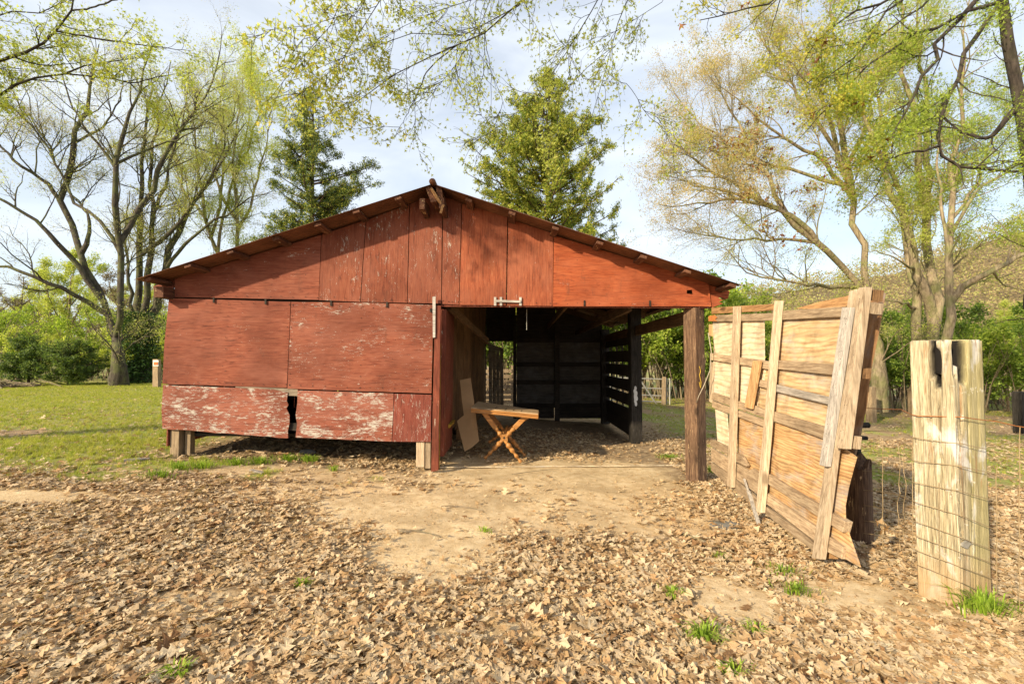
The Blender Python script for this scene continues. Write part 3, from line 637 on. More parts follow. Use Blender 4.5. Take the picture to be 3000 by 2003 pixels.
backp(gx_(1424), gx_(1511), gzz(1000), zr(gx_(1424))-.1, 'int_x', zr(gx_(1511))-.1)
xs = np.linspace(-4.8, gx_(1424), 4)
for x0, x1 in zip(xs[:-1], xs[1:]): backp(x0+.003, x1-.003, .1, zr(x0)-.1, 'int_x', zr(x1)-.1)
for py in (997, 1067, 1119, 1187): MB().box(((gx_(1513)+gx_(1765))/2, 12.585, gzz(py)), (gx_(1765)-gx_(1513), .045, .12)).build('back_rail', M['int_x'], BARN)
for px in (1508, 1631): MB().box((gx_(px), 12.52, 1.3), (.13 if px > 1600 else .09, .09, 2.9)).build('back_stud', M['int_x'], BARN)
MB().box((gx_(1419), 12.5, 1.3), (.10, .1, 2.9)).build('back_stud', M['int_x'], BARN)
# partition between bay and closed side
def part_pt(Y): return -1.02+.30*(Y-6.6)/6.0
ypos = [6.62, 7.05, 7.85, 8.7, 9.7, 10.9, 12.5]
for k, (y0, y1) in enumerate(zip(ypos[:-1], ypos[1:])):
    zb = [.55, .42, .35, .1, .1, .1][k]
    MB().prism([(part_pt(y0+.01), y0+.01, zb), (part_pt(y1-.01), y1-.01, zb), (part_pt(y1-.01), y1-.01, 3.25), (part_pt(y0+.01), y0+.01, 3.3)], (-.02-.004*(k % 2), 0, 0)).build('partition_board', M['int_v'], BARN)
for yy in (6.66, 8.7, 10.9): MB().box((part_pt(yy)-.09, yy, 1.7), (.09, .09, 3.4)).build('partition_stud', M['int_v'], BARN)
# slatted side wall, middle post to back
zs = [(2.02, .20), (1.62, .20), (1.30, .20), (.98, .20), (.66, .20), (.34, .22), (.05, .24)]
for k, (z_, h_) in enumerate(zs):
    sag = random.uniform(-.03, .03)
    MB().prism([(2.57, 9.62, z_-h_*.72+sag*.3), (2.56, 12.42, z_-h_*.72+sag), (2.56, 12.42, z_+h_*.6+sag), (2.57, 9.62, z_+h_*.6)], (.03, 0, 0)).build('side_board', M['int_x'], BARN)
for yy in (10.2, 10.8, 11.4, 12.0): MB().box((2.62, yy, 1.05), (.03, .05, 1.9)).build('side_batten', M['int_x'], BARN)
# chain hanging from the header
mbc = MB(); pc = P(1543, 905, 6.7)
mbc.tube([pc, pc-(0, 0, .31)], [.004, .004], 5); mbc.build('hanging_cord', M['galv'], BARN)

# ------------------------------------------------------------------ swung-open right door leaf (traced on a twisted panel)
HB, HT = P(2083, 1375, 6.32), P(2083, 903, 6.32); OB, OT = P(2377, 1634, 3.86), P(2487, 853, 3.86)
NV = np.cross(OB-HB, HT-HB); NV /= np.linalg.norm(NV)
if NV[0] > 0: NV = -NV
def onleaf(px, py, off):
    A, B_, C_, D_ = [q+NV*off for q in (HB, OB, OT, HT)]; r = ray(px, py); u, v_, t = .5, .5, 5.0
    for _ in range(25):
        S = (1-u)*(1-v_)*A+u*(1-v_)*B_+u*v_*C_+(1-u)*v_*D_; f = S-(CAM+r*t)
        J = np.stack([(1-v_)*(B_-A)+v_*(C_-D_), (1-u)*(D_-A)+u*(C_-B_), -r], 1); dlt = np.linalg.solve(J, -f); u += dlt[0]; v_ += dlt[1]; t += dlt[2]
    return CAM+r*t
def lslab(name, poly, mat, off, th, parent=None, bevel=.003):
    return MB().prism([onleaf(a, b_, off) for a, b_ in poly], -NV*th).build(name, mat, parent, bevel)
DOOR = lslab('barn_door', [(2160, 1222), (2300, 1240), (2420, 1262), (2455, 1300), (2507, 1338), (2497, 1372), (2482, 1430), (2473, 1480), (2474, 1525), (2486, 1568), (2518, 1660), (2470, 1632), (2380, 1575), (2245, 1470), (2163, 1400)], M['orange2'], .0, .012, BARN, 0)
DOOR['label'] = 'large home-made plywood and plank door leaf swung wide open at the right'
LP = [
 ('plywood_sheet', [(2088, 940), (2237, 938), (2238, 1056), (2240, 1062), (2092, 1045)], 'cream', .0, .012),
 ('plywood_sheet', [(2090, 1050), (2243, 1080), (2236, 1120), (2222, 1150), (2218, 1195), (2160, 1180), (2092, 1155)], 'cream', .004, .012),
 ('plywood_sheet', [(2287, 925), (2468, 915), (2412, 1262), (2300, 1240), (2216, 1205), (2222, 1150), (2240, 1115), (2244, 1080), (2278, 1072)], 'orange', -.004, .012),
 ('plywood_sheet', [(2095, 1195), (2128, 1203), (2136, 1318), (2102, 1296)], 'cream', .0, .012),
 ('plywood_sheet', [(2500, 868), (2590, 858), (2582, 905), (2568, 985), (2548, 1080), (2536, 1180), (2512, 1300), (2500, 1345), (2440, 1300)], 'plyback', -.17, .014),
 ('rail', [(2084, 901), (2268, 890), (2268, 909), (2084, 920)], 'brown_h', .03, .035),
 ('rail', [(2329, 904), (2400, 884), (2487, 865), (2490, 892), (2465, 903), (2400, 907)], 'brown_h', -.02, .03),
 ('rail', [(2087, 923), (2266, 917), (2264, 939), (2087, 942)], 'grey_h', .035, .035),
 ('rail', [(2285, 911), (2472, 898), (2464, 928), (2285, 937)], 'grey_h', .035, .035),
 ('rail', [(2080, 1034), (2255, 1059), (2253, 1082), (2080, 1054)], 'grey_h', .035, .035),
 ('rail', [(2268, 1054), (2450, 1068), (2446, 1099), (2266, 1079)], 'grey_h', .035, .035),
 ('rail', [(2216, 1110), (2250, 1119), (2248, 1139), (2212, 1128)], 'grey_h', .035, .03),
 ('rail', [(2268, 1125), (2432, 1165), (2430, 1186), (2266, 1145)], 'silver_h', .035, .03),
 ('rail', [(2086, 1149), (2150, 1170), (2180, 1183), (2200, 1192), (2213, 1188), (2226, 1196), (2240, 1200), (2240, 1224), (2084, 1170)], 'grey_h', .04, .035),
 ('rail', [(2086, 1173), (2238, 1230), (2236, 1249), (2086, 1193)], 'grey_h', .032, .035),
 ('rail', [(2256, 1202), (2420, 1252), (2414, 1286), (2254, 1229)], 'grey_h', .035, .035),
 ('rail', [(2081, 1284), (2138, 1311), (2138, 1334), (2081, 1307)], 'grey_h', .04, .03),
 ('rail', [(2148, 1322), (2175, 1336), (2189, 1362), (2187, 1367), (2148, 1348)], 'grey_h', .042, .03),
 ('rail', [(2083, 1311), (2150, 1352), (2192, 1378), (2205, 1372), (2228, 1390), (2224, 1452), (2148, 1396), (2083, 1348)], 'grey_h', .03, .035),
 ('rail', [(2083, 1353), (2140, 1390), (2222, 1463), (2221, 1486), (2130, 1420), (2083, 1378)], 'grey_h', .034, .035),
 ('rail', [(2238, 1380), (2475, 1527), (2467, 1559), (2237, 1409)], 'grey_h', .035, .06),
 ('rail', [(2234, 1436), (2400, 1550), (2395, 1591), (2232, 1465)], 'grey_h', .03, .035),
 ('rail', [(2232, 1474), (2392, 1594), (2388, 1618), (2230, 1496)], 'grey_h', .034, .035),
 ('rail', [(2405, 1556), (2468, 1601), (2465, 1637), (2402, 1605)], 'grey_h', .03, .07),
 ('rail', [(2410, 1614), (2430, 1616), (2430, 1636), (2410, 1634)], 'brown_h', -.01, .07),
 ('stile', [(2147, 898), (2161, 898), (2143, 1428), (2130, 1423)], 'grey_v', .085, .045),
 ('stile', [(2268, 881), (2283, 881), (2229, 1502), (2214, 1496)], 'pink_v', .085, .045),
 ('stile', [(2487, 853), (2508, 847), (2403, 1638), (2377, 1634)], 'pink_v', .085, .045),
 ('stile', [(2466, 901), (2491, 901), (2420, 1367), (2399, 1361)], 'silver_v', .13, .04),
 ('stile', [(2514, 843), (2533, 841), (2471, 1315), (2449, 1311)], 'pink_v', .11, .06),
 ('short_stick', [(2205, 1056), (2226, 1057), (2200, 1198), (2180, 1192)], 'brown_v', .085, .03),
 ('end_block', [(2552, 848), (2577, 850), (2572, 884), (2550, 880)], 'int_v', .02, .035),
 ('end_block', [(2547, 886), (2576, 889), (2571, 922), (2544, 918)], 'grey_v', .04, .035),
 ('end_block', [(2521, 1080), (2540, 1078), (2538, 1110), (2518, 1110)], 'int_v', .02, .035),
 ('end_block', [(2492, 1275), (2512, 1278), (2508, 1316), (2490, 1312)], 'grey_v', .03, .035),
 ('hinge_plate', [(2075, 926), (2092, 922), (2101, 930), (2094, 936), (2101, 941), (2075, 941)], 'rust', .045, .006),
 ('edge_board', [(2080, 1060), (2088, 1062), (2086, 1180), (2077, 1176)], 'grey_v', .02, .03),
 ('edge_board', [(2076, 950), (2087, 950), (2086, 985), (2076, 982)], 'brown_v', .0, .05),
]
M['silver_h'] = wood('silver_grey_rail', (.16, .13, .11), (.32, .28, .24), (.46, .41, .35), 'Y', 22, .25); M['brown_v'] = wood('brown_upright_stick', (.28, .14, .06), (.50, .30, .14), (.62, .42, .22), 'Z', 18, .2)
M['rust'] = plain('rust', (.45, .17, .05), .8, 0, .3, 20)
for nm_, poly, mt, off, th in LP: lslab(nm_, poly, M[mt], off, th, DOOR, 0 if nm_ == 'plywood_sheet' else .004)
e = MB(); rr = random.Random(8)
def nail(mb_, c, nrm_, r=.0035):
    nrm_ = nrm_/np.linalg.norm(nrm_); s_ = np.cross(nrm_, (0, 0, 1.)); s_ /= np.linalg.norm(s_); u_ = np.cross(s_, nrm_)
    mb_.prism([c+s_*r*math.cos(t)+u_*r*math.sin(t) for t in np.linspace(0, 6.283, 7)[:-1]], -nrm_*.002)
for (top_, bot_, off_) in (((2154, 905), (2137, 1420), .0865), ((2276, 890), (2222, 1490), .0865), ((2497, 860), (2391, 1625), .0815), ((2478, 912), (2410, 1355), .1315), ((2523, 855), (2460, 1305), .1115)):
    for t in (.04, .09, .26, .31, .42, .50, .57, .74, .80, .9, .96):
        for dx in (-3, 4):
            if rr.random() < .75: nail(e, onleaf(top_[0]+(bot_[0]-top_[0])*t+dx+rr.uniform(-1, 1), top_[1]+(bot_[1]-top_[1])*t+rr.uniform(-4, 4), off_), NV)
e.build('nails', M['black'], DOOR)['kind'] = 'stuff'
e = MB()
for (x0, y0, x1, y1) in ((500, 884, 845, 893), (480, 1116, 838, 1128), (858, 896, 1262, 904), (848, 1128, 1258, 1142), (482, 1136, 836, 1150), (878, 1152, 1146, 1160), (482, 1246, 836, 1268), (876, 1272, 1142, 1284), (517, 862, 928, 871), (940, 870, 1050, 875), (1062, 876, 1188, 879), (1298, 880, 1340, 884), (1350, 884, 1478, 886), (1490, 886, 1614, 888), (1628, 888, 2076, 891), (498, 885, 482, 1112), (846, 892, 838, 1125), (858, 892, 848, 1128), (670, 892, 655, 1120), (1060, 896, 1052, 1138)):
    n_ = max(3, int(math.hypot(x1-x0, y1-y0)/32))
    for k in range(n_+1):
        t = k/n_; nail(e, P(x0+(x1-x0)*t+rr.uniform(-3, 3), y0+(y1-y0)*t+rr.uniform(-2, 2), YF-.0125), np.array([0, -1., 0]), .006)
e.build('nails', M['black'], BARN)['kind'] = 'stuff'
# rope from the leaf to the post
rp_ = [P(2075, 975, 6.15), P(2084, 1030, 6.1), P(2080, 1085, 6.1), P(2062, 1130, 6.13), P(2047, 1160, 6.2), P(2041, 1178, 6.26)]
tag(MB().tube(rp_, [.006]*6, 6).build('rope', M['rope'], None, smooth=True), 'thin grey rope hanging from the door leaf to the front post', 'rope')
# splintered white stick leaning on the leaf
p0 = P(2223, 1512, 4.75); p0[2] = gz(p0[0], p0[1])+.005; p1 = onleaf(2180, 1402, .07)
e = MB(); e.beam(p0, p0+(p1-p0)*.7+np.array([.0, 0, .01]), .035, .02, seg=4, wob=.004); e.beam(p0+(p1-p0)*.68+np.array([0, 0, .01]), p1, .02, .012, seg=2, wob=.003)
tag(e.build('splintered_stick', M['silver_v']), 'split pale stick leaning against the foot of the open door leaf', 'stick')

# ------------------------------------------------------------------ table, leaning sheet
tY = 7.25; c0 = P(1474, 1208, tY); TB = empty('table', (c0[0], c0[1]+.2, gz(c0[0], tY)), 'tilted pine trestle table with turned crossed legs inside the open bay', 'table')
def tp(px, py, Y): return P(px, py, Y)
top = [tp(1380, 1192, 7.02), tp(1577, 1211, 7.02), tp(1578, 1201, 7.62), tp(1400, 1175, 7.62)]
mb = MB(); mb.prism([top[0], top[1], top[2], top[3]], (0, 0, -.022)); mb.build('tabletop', M['tabletop'], TB, .004)
for k in (.35, .5, .62, .74):
    a = top[0]+(top[1]-top[0])*k; b_ = top[3]+(top[2]-top[3])*k; d_ = (top[1]-top[0]); d_ /= np.linalg.norm(d_)
    MB().prism([a+(0, .05, .0015), a+d_*.006+(0, .05, .0015), a+(b_-a)*.45+d_*.006+(0, 0, .0015), a+(b_-a)*.45+(0, 0, .0015)], (0, 0, -.004)).build('board_joint', M['black'], TB)
for dz, hh, dd in ((-.028, .022, -.014), (-.056, .030, .002), (-.074, .012, -.010)):
    MB().beam(top[0]+(0, dd, dz), top[1]+(0, dd, dz), .03, hh).build('table_apron', M['table'], TB, .004)
MB().beam(top[3]+(0, -.02, -.05), top[2]+(0, -.02, -.05), .03, .05).build('table_apron', M['table'], TB, .004)
def turned(a, b_, parent, flip=False):
    a = np.array(a); b_ = np.array(b_); L = np.linalg.norm(b_-a); d_ = (b_-a)/L
    MB().beam(a, a+d_*L*.30, .075, .04, up=(0, 1, 0)).build('leg_block', M['table'], parent, .006)
    ts = np.linspace(.29, .97, 60); rs = .026+.009*np.sin((ts-.3)*60)*(((ts < .42) | (ts > .60)).astype(float))+.014*np.exp(-((ts-.40)/.03)**2)+.015*np.exp(-((ts-.68)/.06)**2)-.006*np.clip((ts-.8)/.17, 0, 1)
    e = MB(); e.tube([a+d_*L*t for t in ts], rs, 12); return e.build('leg', M['table'], parent, smooth=True)
for Y, s, dxp, dyp in ((7.10, 1, 0, 0), (7.62, .93, 12, -22)):
    f = lambda px, py: P(px+dxp, py+dyp*(1 if py > 1230 else .1), Y)
    tl, tr, bl, br = f(1418, 1208), f(1545, 1214), f(1416, 1320), f(1530, 1344)
    bl[2] = max(bl[2], gz(bl[0], Y)+.01); br[2] = gz(br[0], Y)+.01
    if s == 1: bl[2] = gz(bl[0], Y)+.05
    turned(tl, br, TB); turned(tr, bl, TB)
    c_ = (tl+br)/2*.5+(tr+bl)/2*.5
    hb = MB(); hb.prism([c_+np.array([.085*math.cos(t)*(1 if k % 2 == 0 else .62), -.024, .085*math.sin(t)*(1 if k % 2 == 0 else .62)]) for k, t in enumerate(np.linspace(math.pi/4, math.pi/4+2*math.pi, 9)[:-1])], (0, .045, 0)); hb.build('leg_hub', M['table'], TB, .006)
    hb = MB(); hb.tube([c_+np.array([0, -.027, 0]), c_+np.array([0, -.0245, 0])], [.017, .017], 14); hb.build('hub_hole', M['black'], TB)
c_ = P(1474, 1268, 7.1); MB().tube([c_+(0, .02, 0), P(1486, 1247, 7.62)], [.014, .014], 10).build('stretcher', M['table'], TB)
sh = [(1347, 1113), (1378, 1107), (1386, 1160), (1394, 1220), (1403, 1292), (1383, 1310), (1361, 1322), (1350, 1280), (1339, 1232), (1359, 1216), (1352, 1160)]
def leanpt(a, b_): Y = 7.65-.35*(b_-1107)/215; return P(a, b_, Y)
tag(MB().prism([leanpt(a, b_) for a, b_ in sh], (0.004, .014, 0)).build('leaning_board', M['board']), 'tan notched hardboard sheet leaning on the partition behind the table', 'board')

# ------------------------------------------------------------------ things behind the barn
p = P(1452, 1190, 13.4); BD = empty('plank_door', (p[0], 13.4, gz(p[0], 13.4)), 'old plank door leaning behind the rear doorway', 'door')
for (a, w_) in ((1431, 10.4), (1442, 10.4), (1453, 10.4), (1464, 10.4)):
    MB().prism([P(a, 1005+.33*(a-1430), 13.35), P(a+w_, 1006+.33*(a+w_-1430), 13.35), P(a+w_+1, 1188, 13.30), P(a+1, 1190, 13.30)], (0, .025, 0)).build('plank', M['grey_x'], BD)
MB().prism([P(1430, 1008, 13.31), P(1476, 1022, 13.31), P(1476, 1031, 13.31), P(1430, 1018, 13.31)], (0, .03, 0)).build('crosspiece', M['grey_x'], BD)
MB().prism([P(1468, 1030, 13.29), P(1475, 1030, 13.29), P(1452, 1150, 13.28), P(1445, 1150, 13.28)], (0, .03, 0)).build('brace', M['grey_x'], BD)
p = P(1470, 1185, 16.5); PF = empty('plank_fence', (p[0], 16.5, gz(p[0], 16.5)), 'short weathered plank fence seen through the rear doorway', 'fence')
for k, yy in enumerate((1081, 1097, 1113, 1127, 1143, 1158, 1172)):
    MB().prism([P(1395, yy+2, 16.5), P(1500, yy, 16.5), P(1500, yy+10, 16.5), P(1395, yy+12, 16.5)], (0, .03, 0)).build('rail', M['under'], PF)
for a in (1398, 1497): MB().prism([P(a, 1070, 16.53), P(a+9, 1070, 16.53), P(a+9, 1190, 16.53), P(a, 1190, 16.53)], (0, .1, 0)).build('post', M['under'], PF)
p = P(1880, 1185, 18.8); FG = empty('farm_gate', (p[0], 18.8, gz(p[0], 18.8)), 'pale tubular metal farm gate seen past the open side of the barn', 'gate')
for ya, yb in ((1107, 1111), (1134, 1139), (1154, 1160), (1172, 1178), (1186, 1189)):
    MB().tube([P(1740, ya-3, 18.8), P(1958, yb, 18.8)], [.03, .03], 6).build('rail', M['galv'], FG)
for a in (1742, 1850, 1953, 1962): MB().tube([P(a, 1108, 18.78), P(a, 1189, 18.78)], [.028, .028], 6).build('upright', M['galv'], FG)
MB().tube([P(1878, 1116, 18.74), P(1925, 1187, 18.74)], [.035, .035], 6).build('brace', M['galv'], FG)
tag(MB().prism([P(1943, 1104, 18.6), P(1951, 1104, 18.6), P(1950, 1192, 18.6), P(1941, 1192, 18.6)], (0, .15, 0)).build('gate_post', M['under']), 'dark wooden post at the right end of the metal gate', 'post')

# sign post on the left
SP = empty('sign_post', (P(455, 1138, 18.5)[0], 18.5, P(455, 1138, 18.5)[2]), 'short wooden post with a small orange and white notice left of the barn', 'sign post')
MB().prism([P(447, 1052, 18.5), P(462, 1052, 18.5), P(463, 1141, 18.5), P(446, 1141, 18.5)], (0, .18, 0)).build('post', M['under'], SP, .01)
MB().prism([P(448, 1055, 18.47), P(464, 1055, 18.47), P(464, 1072, 18.47), P(448, 1072, 18.47)], (0, .02, 0)).build('notice', M['signw'], SP)
MB().prism([P(450, 1060, 18.455), P(462, 1060, 18.455), P(462, 1069, 18.455), P(450, 1069, 18.455)], (0, .012, 0)).build('notice_print', M['signr'], SP)

# ------------------------------------------------------------------ big fence post
def pg(px, py, z):   # pixel on height z
    r = ray(px, py); return CAM + r*((z-CAM[2])/r[2])
zb = -.10
cL, cC, cR = pg(2690, 1738, zb), pg(2818, 1785, zb), pg(2907, 1768, zb)
cB = cL+cR-cC; ztop = 1.66
ztop = float(P(2815, 996, cC[1])[2])
per = []
def edge(a, b_, n_): return [a+(b_-a)*k/n_ for k in range(n_)]
ring = edge(cL, cC, 44)+edge(cC, cR, 44)+edge(cR, cB, 14)+edge(cB, cL, 14); nr = len(ring); ring = np.array(ring)
cen = (cL+cR)/2; rows = 84; V = []; char = []; lich = []
nf1 = np.cross(cC-cL, (0, 0, 1)); nf1 /= np.linalg.norm(nf1); nf2 = np.cross(cR-cC, (0, 0, 1)); nf2 /= np.linalg.norm(nf2)
for j in range(rows+1):
    h = j/rows; zz = zb-.12+(ztop-zb+.12)*h
    for k in range(nr):
        p = ring[k].copy(); s = k/44.0 if k < 88 else None
        inward = 0; ch = 0
        if s is not None:
            top = 1-h
            # splits and burnt hollows (depth from the face)
            for (s0, w_, dep, h0, h1, burn) in ((.55, .06, .10, .0, .06, 1), (.57, .11, .13, .04, .13, 1), (.62, .07, .09, .10, .17, 1), (1.05, .055, .11, .0, .12, 1), (1.27, .17, .10, .0, .09, 1), (1.30, .12, .09, .05, .15, 1), (1.24, .03, .05, .12, .32, .2), (.66, .02, .020, .12, .95, .0), (.44, .018, .022, .15, .75, .0), (1.04, .02, .016, .30, .9, 0), (1.12, .022, .02, .3, .75, 0), (1.45, .012, .012, .2, .8, 0), (.22, .012, .010, .2, .55, 0)):
                s1 = s0+.02*math.sin(h*17+s0*9)+.008*math.sin(h*53+s0*5)
                fz = (1 if top < h1 else 0) if h0 == 0 else float(sst(h0-.02, h0+.02, top)*(1-sst(h1-.035, h1+.02, top)))
                g_ = math.exp(-((s-s1)/w_)**4)*fz
                inward = max(inward, dep*g_)
                if burn == 1 and g_ > .12: ch = max(ch, min(1, g_*2.5))
            gn = .006*(float(vnoise(s*26, h*2.2, 1, 71))-.5)+.004*(float(vnoise(s*70, h*4, 1, 72))-.5)
            nf = nf1 if s < 1 else nf2
            if nf[1] > 0 and s < 1: nf = -nf
            if s >= 1 and nf[1] > 0: nf = -nf
            p = p + nf*(gn-inward) + nf*.0
            lich.append(s)
        else: lich.append(2.2)
        ro = .012*(1-min(1, abs((s if s is not None else 2)-1)/.04)) if s is not None else 0
        p = p+(cen-p)*ro
        if j == rows: zz2 = zz+.012*(float(vnoise(k*.35, 3, 1, 77))-.5)
        else: zz2 = zz
        V.append((p[0], p[1], zz2)); char.append(ch)
F = [(j*nr+k, j*nr+(k+1) % nr, (j+1)*nr+(k+1) % nr, (j+1)*nr+k) for j in range(rows) for k in range(nr)]
# top cap: inset rings to centre
base = rows*nr; prev = base
for q, f in enumerate((.3, .65, .95)):
    for k in range(nr):
        p = np.array(V[base+k]); c2 = np.array([cen[0], cen[1], p[2]]); p2 = p+(c2-p)*f; p2[2] += .01*(float(vnoise(p2[0]*40, p2[1]*40, 1, 5))-.6); V.append(tuple(p2)); char.append(char[base+k]*(1-f)); lich.append(lich[base+k])
    cur = len(V)-nr; F += [(prev+k, prev+(k+1) % nr, cur+(k+1) % nr, cur+k) for k in range(nr)]; prev = cur
m, n, b = mat_base('old_railroad_tie', .92)
v = coords(n, (1, 1, .045), False); v2 = coords(n, (1, 1, 1), False)
g = noise(n, v, 55, 7, .7, .6); g2 = noise(n, v, 190, 4, .6)
c = ramp(n, g, [(.28, (.13, .09, .055)), (.45, (.36, .30, .19)), (.6, (.50, .43, .30)), (.78, (.60, .55, .45))])
c = mix(n, .8, c, ramp(n, g2, [(.38, .40), (.54, 1.0)]), 'MULTIPLY')
aL = N(n, 'ShaderNodeAttribute', attribute_name='side').outputs['Fac']; aC = N(n, 'ShaderNodeAttribute', attribute_name='char').outputs['Fac']
c = mix(n, ramp(n, aL, [(.56, 0), (.66, .6)]), c, mix(n, g2, (.20, .17, .06), (.50, .44, .20)))
c = mix(n, ramp(n, noise(n, coords(n, (1, 1, .4), False), 6, 6, .6, .5), [(.55, 0), (.64, .7)]), c, (.58, .57, .56))
c = mix(n, ramp(n, noise(n, v2, 14, 8, .75), [(.61, 0), (.66, .8)]), c, (.72, .68, .58))
c = mix(n, ramp(n, noise(n, coords(n, (1, 1, .12), False), 17, 6, .7), [(.60, 0), (.68, .7)]), c, (.27, .14, .06))
sz = N(n, 'ShaderNodeSeparateXYZ'); n.links.new(v2, sz.inputs[0]); c = mix(n, ramp(n, sz.outputs[2], [(0.02, .7), (.25, 0)]), c, (.36, .23, .12))
c = mix(n, aC, c, (.012, .010, .009)); n.links.new(c, b.inputs['Base Color']); bump(n, b, g2, .7, .008)
BIGP = npmesh('fence_post', V, F, m, None, False, {'char': char, 'side': np.array(lich)/2.2})
tag(BIGP, 'thick weathered railroad-tie fence post with charred splits, nearest to the viewer', 'fence post')
tagp = MB(); c_ = (cC*.93+cL*.07); 
z1 = float(P(2835, 1595, cC[1])[2]); a = cC+(cR-cC)*.18; nn_ = nf2 if nf2[1] < 0 else -nf2
rr = random.Random(5); tagp.prism([a+nn_*.012+np.array([(cR-cC)[0]*.14*math.cos(t)*rr.uniform(.7, 1.2), (cR-cC)[1]*.14*math.cos(t), .026*math.sin(t)*rr.uniform(.8, 1.2)])+np.array([0, 0, z1]) - np.array([0, 0, a[2]]) for t in np.linspace(0, 6.283, 10)[:-1]], -nn_*.01)
tagp.build('lead_patch', M['galv'], BIGP)

# woven wire fence
WF = empty('wire_fence', (2.9, 3.4, gz(2.9, 3.4)), 'sagging rusty woven wire fence strung past the big fence post', 'fence')
yl = [1217, 1282, 1349, 1412, 1469, 1524, 1567, 1607, 1647]; yc = [1222, 1300, 1366, 1440, 1510, 1576, 1618, 1660, 1706]; yr_ = [1233, 1320, 1386, 1466, 1547, 1610, 1650, 1696, 1750]
y0_ = [1196, 1262, 1322, 1378, 1434, 1480, 1525, 1560, 1598]; ye = [1250, 1352, 1425, 1512, 1590, 1655, 1705, 1752, 1806]
Yl, Yc, Yr = cL[1]-.025, cC[1]-.02, cR[1]-.03
M_ = {0: 'wirered'}
def wpt(px, row):
    f = row; ylist = lambda L: L[0] if False else None
    xs_ = [2545, 2640, 2676, 2818, 2910, 3060, 3200]; a_ = lambda L: np.interp(f, range(9), L)
    ys_ = [a_(y0_), a_(yl)-18, a_(yl), a_(yc), a_(yr_), a_(ye)+14, a_(ye)+60]; Ys = [4.25, 3.55, Yl-.004, Yc-.004, Yr-.004, 2.75, 2.6]
    return P(px, np.interp(px, xs_, ys_), np.interp(px, xs_, Ys))
for i_ in range(9):
    pts = []; rr = random.Random(i_)
    for px in (2530, 2560, 2590, 2615, 2640, 2660, 2674, 2690, 2730, 2775, 2818, 2850, 2885, 2912, 2940, 2975, 3010, 3060, 3160):
        p = wpt(px, i_); p[2] += rr.uniform(-.003, .003); pts.append(p)
    MB().tube(pts, [.0027 if i_ else .0032]*len(pts), 5).build('wire', M['wirered' if i_ == 0 else 'wire'], WF)
for (a, r0, r1, wv_) in ((2585, 1.4, 8, .006), (2632, 1.6, 7.6, .03), (2650, 1.2, 8, .03), (2672, 1.0, 8, .010), (2750, 2.8, 8, .003), (2918, 1.6, 8, .012), (2985, 0, 8, .01)):
    pts = []; rr = random.Random(a)
    for r_ in np.linspace(r0, r1, 14): p = wpt(a+rr.uniform(-1, 1)*wv_*180, r_); p[1] -= .003; pts.append(p)
    MB().tube(pts, [.0028]*14, 5).build('stay_wire', M['wire'], WF)
pl = wpt(2572, 5.6)
for k in range(5):
    o = bpy.data.objects.new('caught_leaf', leafmeshes[k]); COL.objects.link(o); o.scale = (.13, .13, .13)
    o.data = list(near_meshes.values())[k % len(near_meshes)]
    o.parent = WF; o.matrix_parent_inverse = Matrix.Translation(-Vector(WF.location)); o.location = (pl[0]+.012*k-.02, pl[1]-.01*k, pl[2]-.04-.012*k); o.rotation_euler = (1.3+.2*k, .6*k, 1.2+.9*k)
# dark broken post behind the door leaf
mb = MB(); q0 = P(2512, 1600, 4.35); zg = gz(q0[0], 4.35); zt_ = float(P(2512, 1345, 4.35)[2])
ringn = 20; Vp = []
for j, hh in enumerate(np.linspace(zg-.1, zt_, 12)):
    for k in range(ringn):
        t = 2*math.pi*k/ringn; r_ = .115*(1+.12*math.sin(3*t+1))
        Vp.append((q0[0]+.06+r_*math.cos(t), 4.40+r_*math.sin(t), hh+(random.uniform(-.12, .04) if j == 11 else 0)))
Fp = [(j*ringn+k, j*ringn+(k+1) % ringn, (j+1)*ringn+(k+1) % ringn, (j+1)*ringn+k) for j in range(11) for k in range(ringn)]
Vp.append((q0[0]+.06, 4.40, zt_-.15)); Fp2 = [(11*ringn+k, 11*ringn+(k+1) % ringn, len(Vp)-1, len(Vp)-1) for k in range(ringn)]
me = bpy.data.meshes.new('x'); me.from_pydata(Vp, [], Fp+[f[:3] for f in Fp2]); me.update(); o = link('broken_post', me, M['creo']); me.name = 'broken_post'
tag(o, 'short blackened splintered post behind the open door leaf', 'post')
p0 = P(2530, 1245, 4.6)
mb = MB(); mb.tube([p0+(-.05, 0, 0), p0+(.05, 0, .0)], [.028, .028], 10); mb.tube([p0+(-.09, 0, -.12), p0+(.03, 0, -.13)], [.025, .02], 8); mb.tube([p0+(-.06, .03, -.5), p0+(-.06, .03, .14)], [.05, .03], 8)
tag(mb.build('charred_stake', M['black']), 'black charred stake with stubs beside the door leaf edge', 'stake')
# far small posts on right
for (a, t_, bm, Y, lb) in ((2552, 1135, 1205, 14.0, 'short grey stump post at the tree foot behind the door leaf'), (2675, 1140, 1200, 15.5, 'low old fence stub in the brush right of the leaning tree'), (2990, 1150, 1290, 12.0, 'dark post at the right edge in front of the brush')):
    q = P(a, bm, Y); tag(MB().box((q[0], Y, (gz(q[0], Y)+P(a, t_, Y)[2])/2), (.2, .2, P(a, t_, Y)[2]-gz(q[0], Y)+.05), .3).build('old_post', M['under'] if a < 2900 else M['black'], None, .01), lb, 'post')

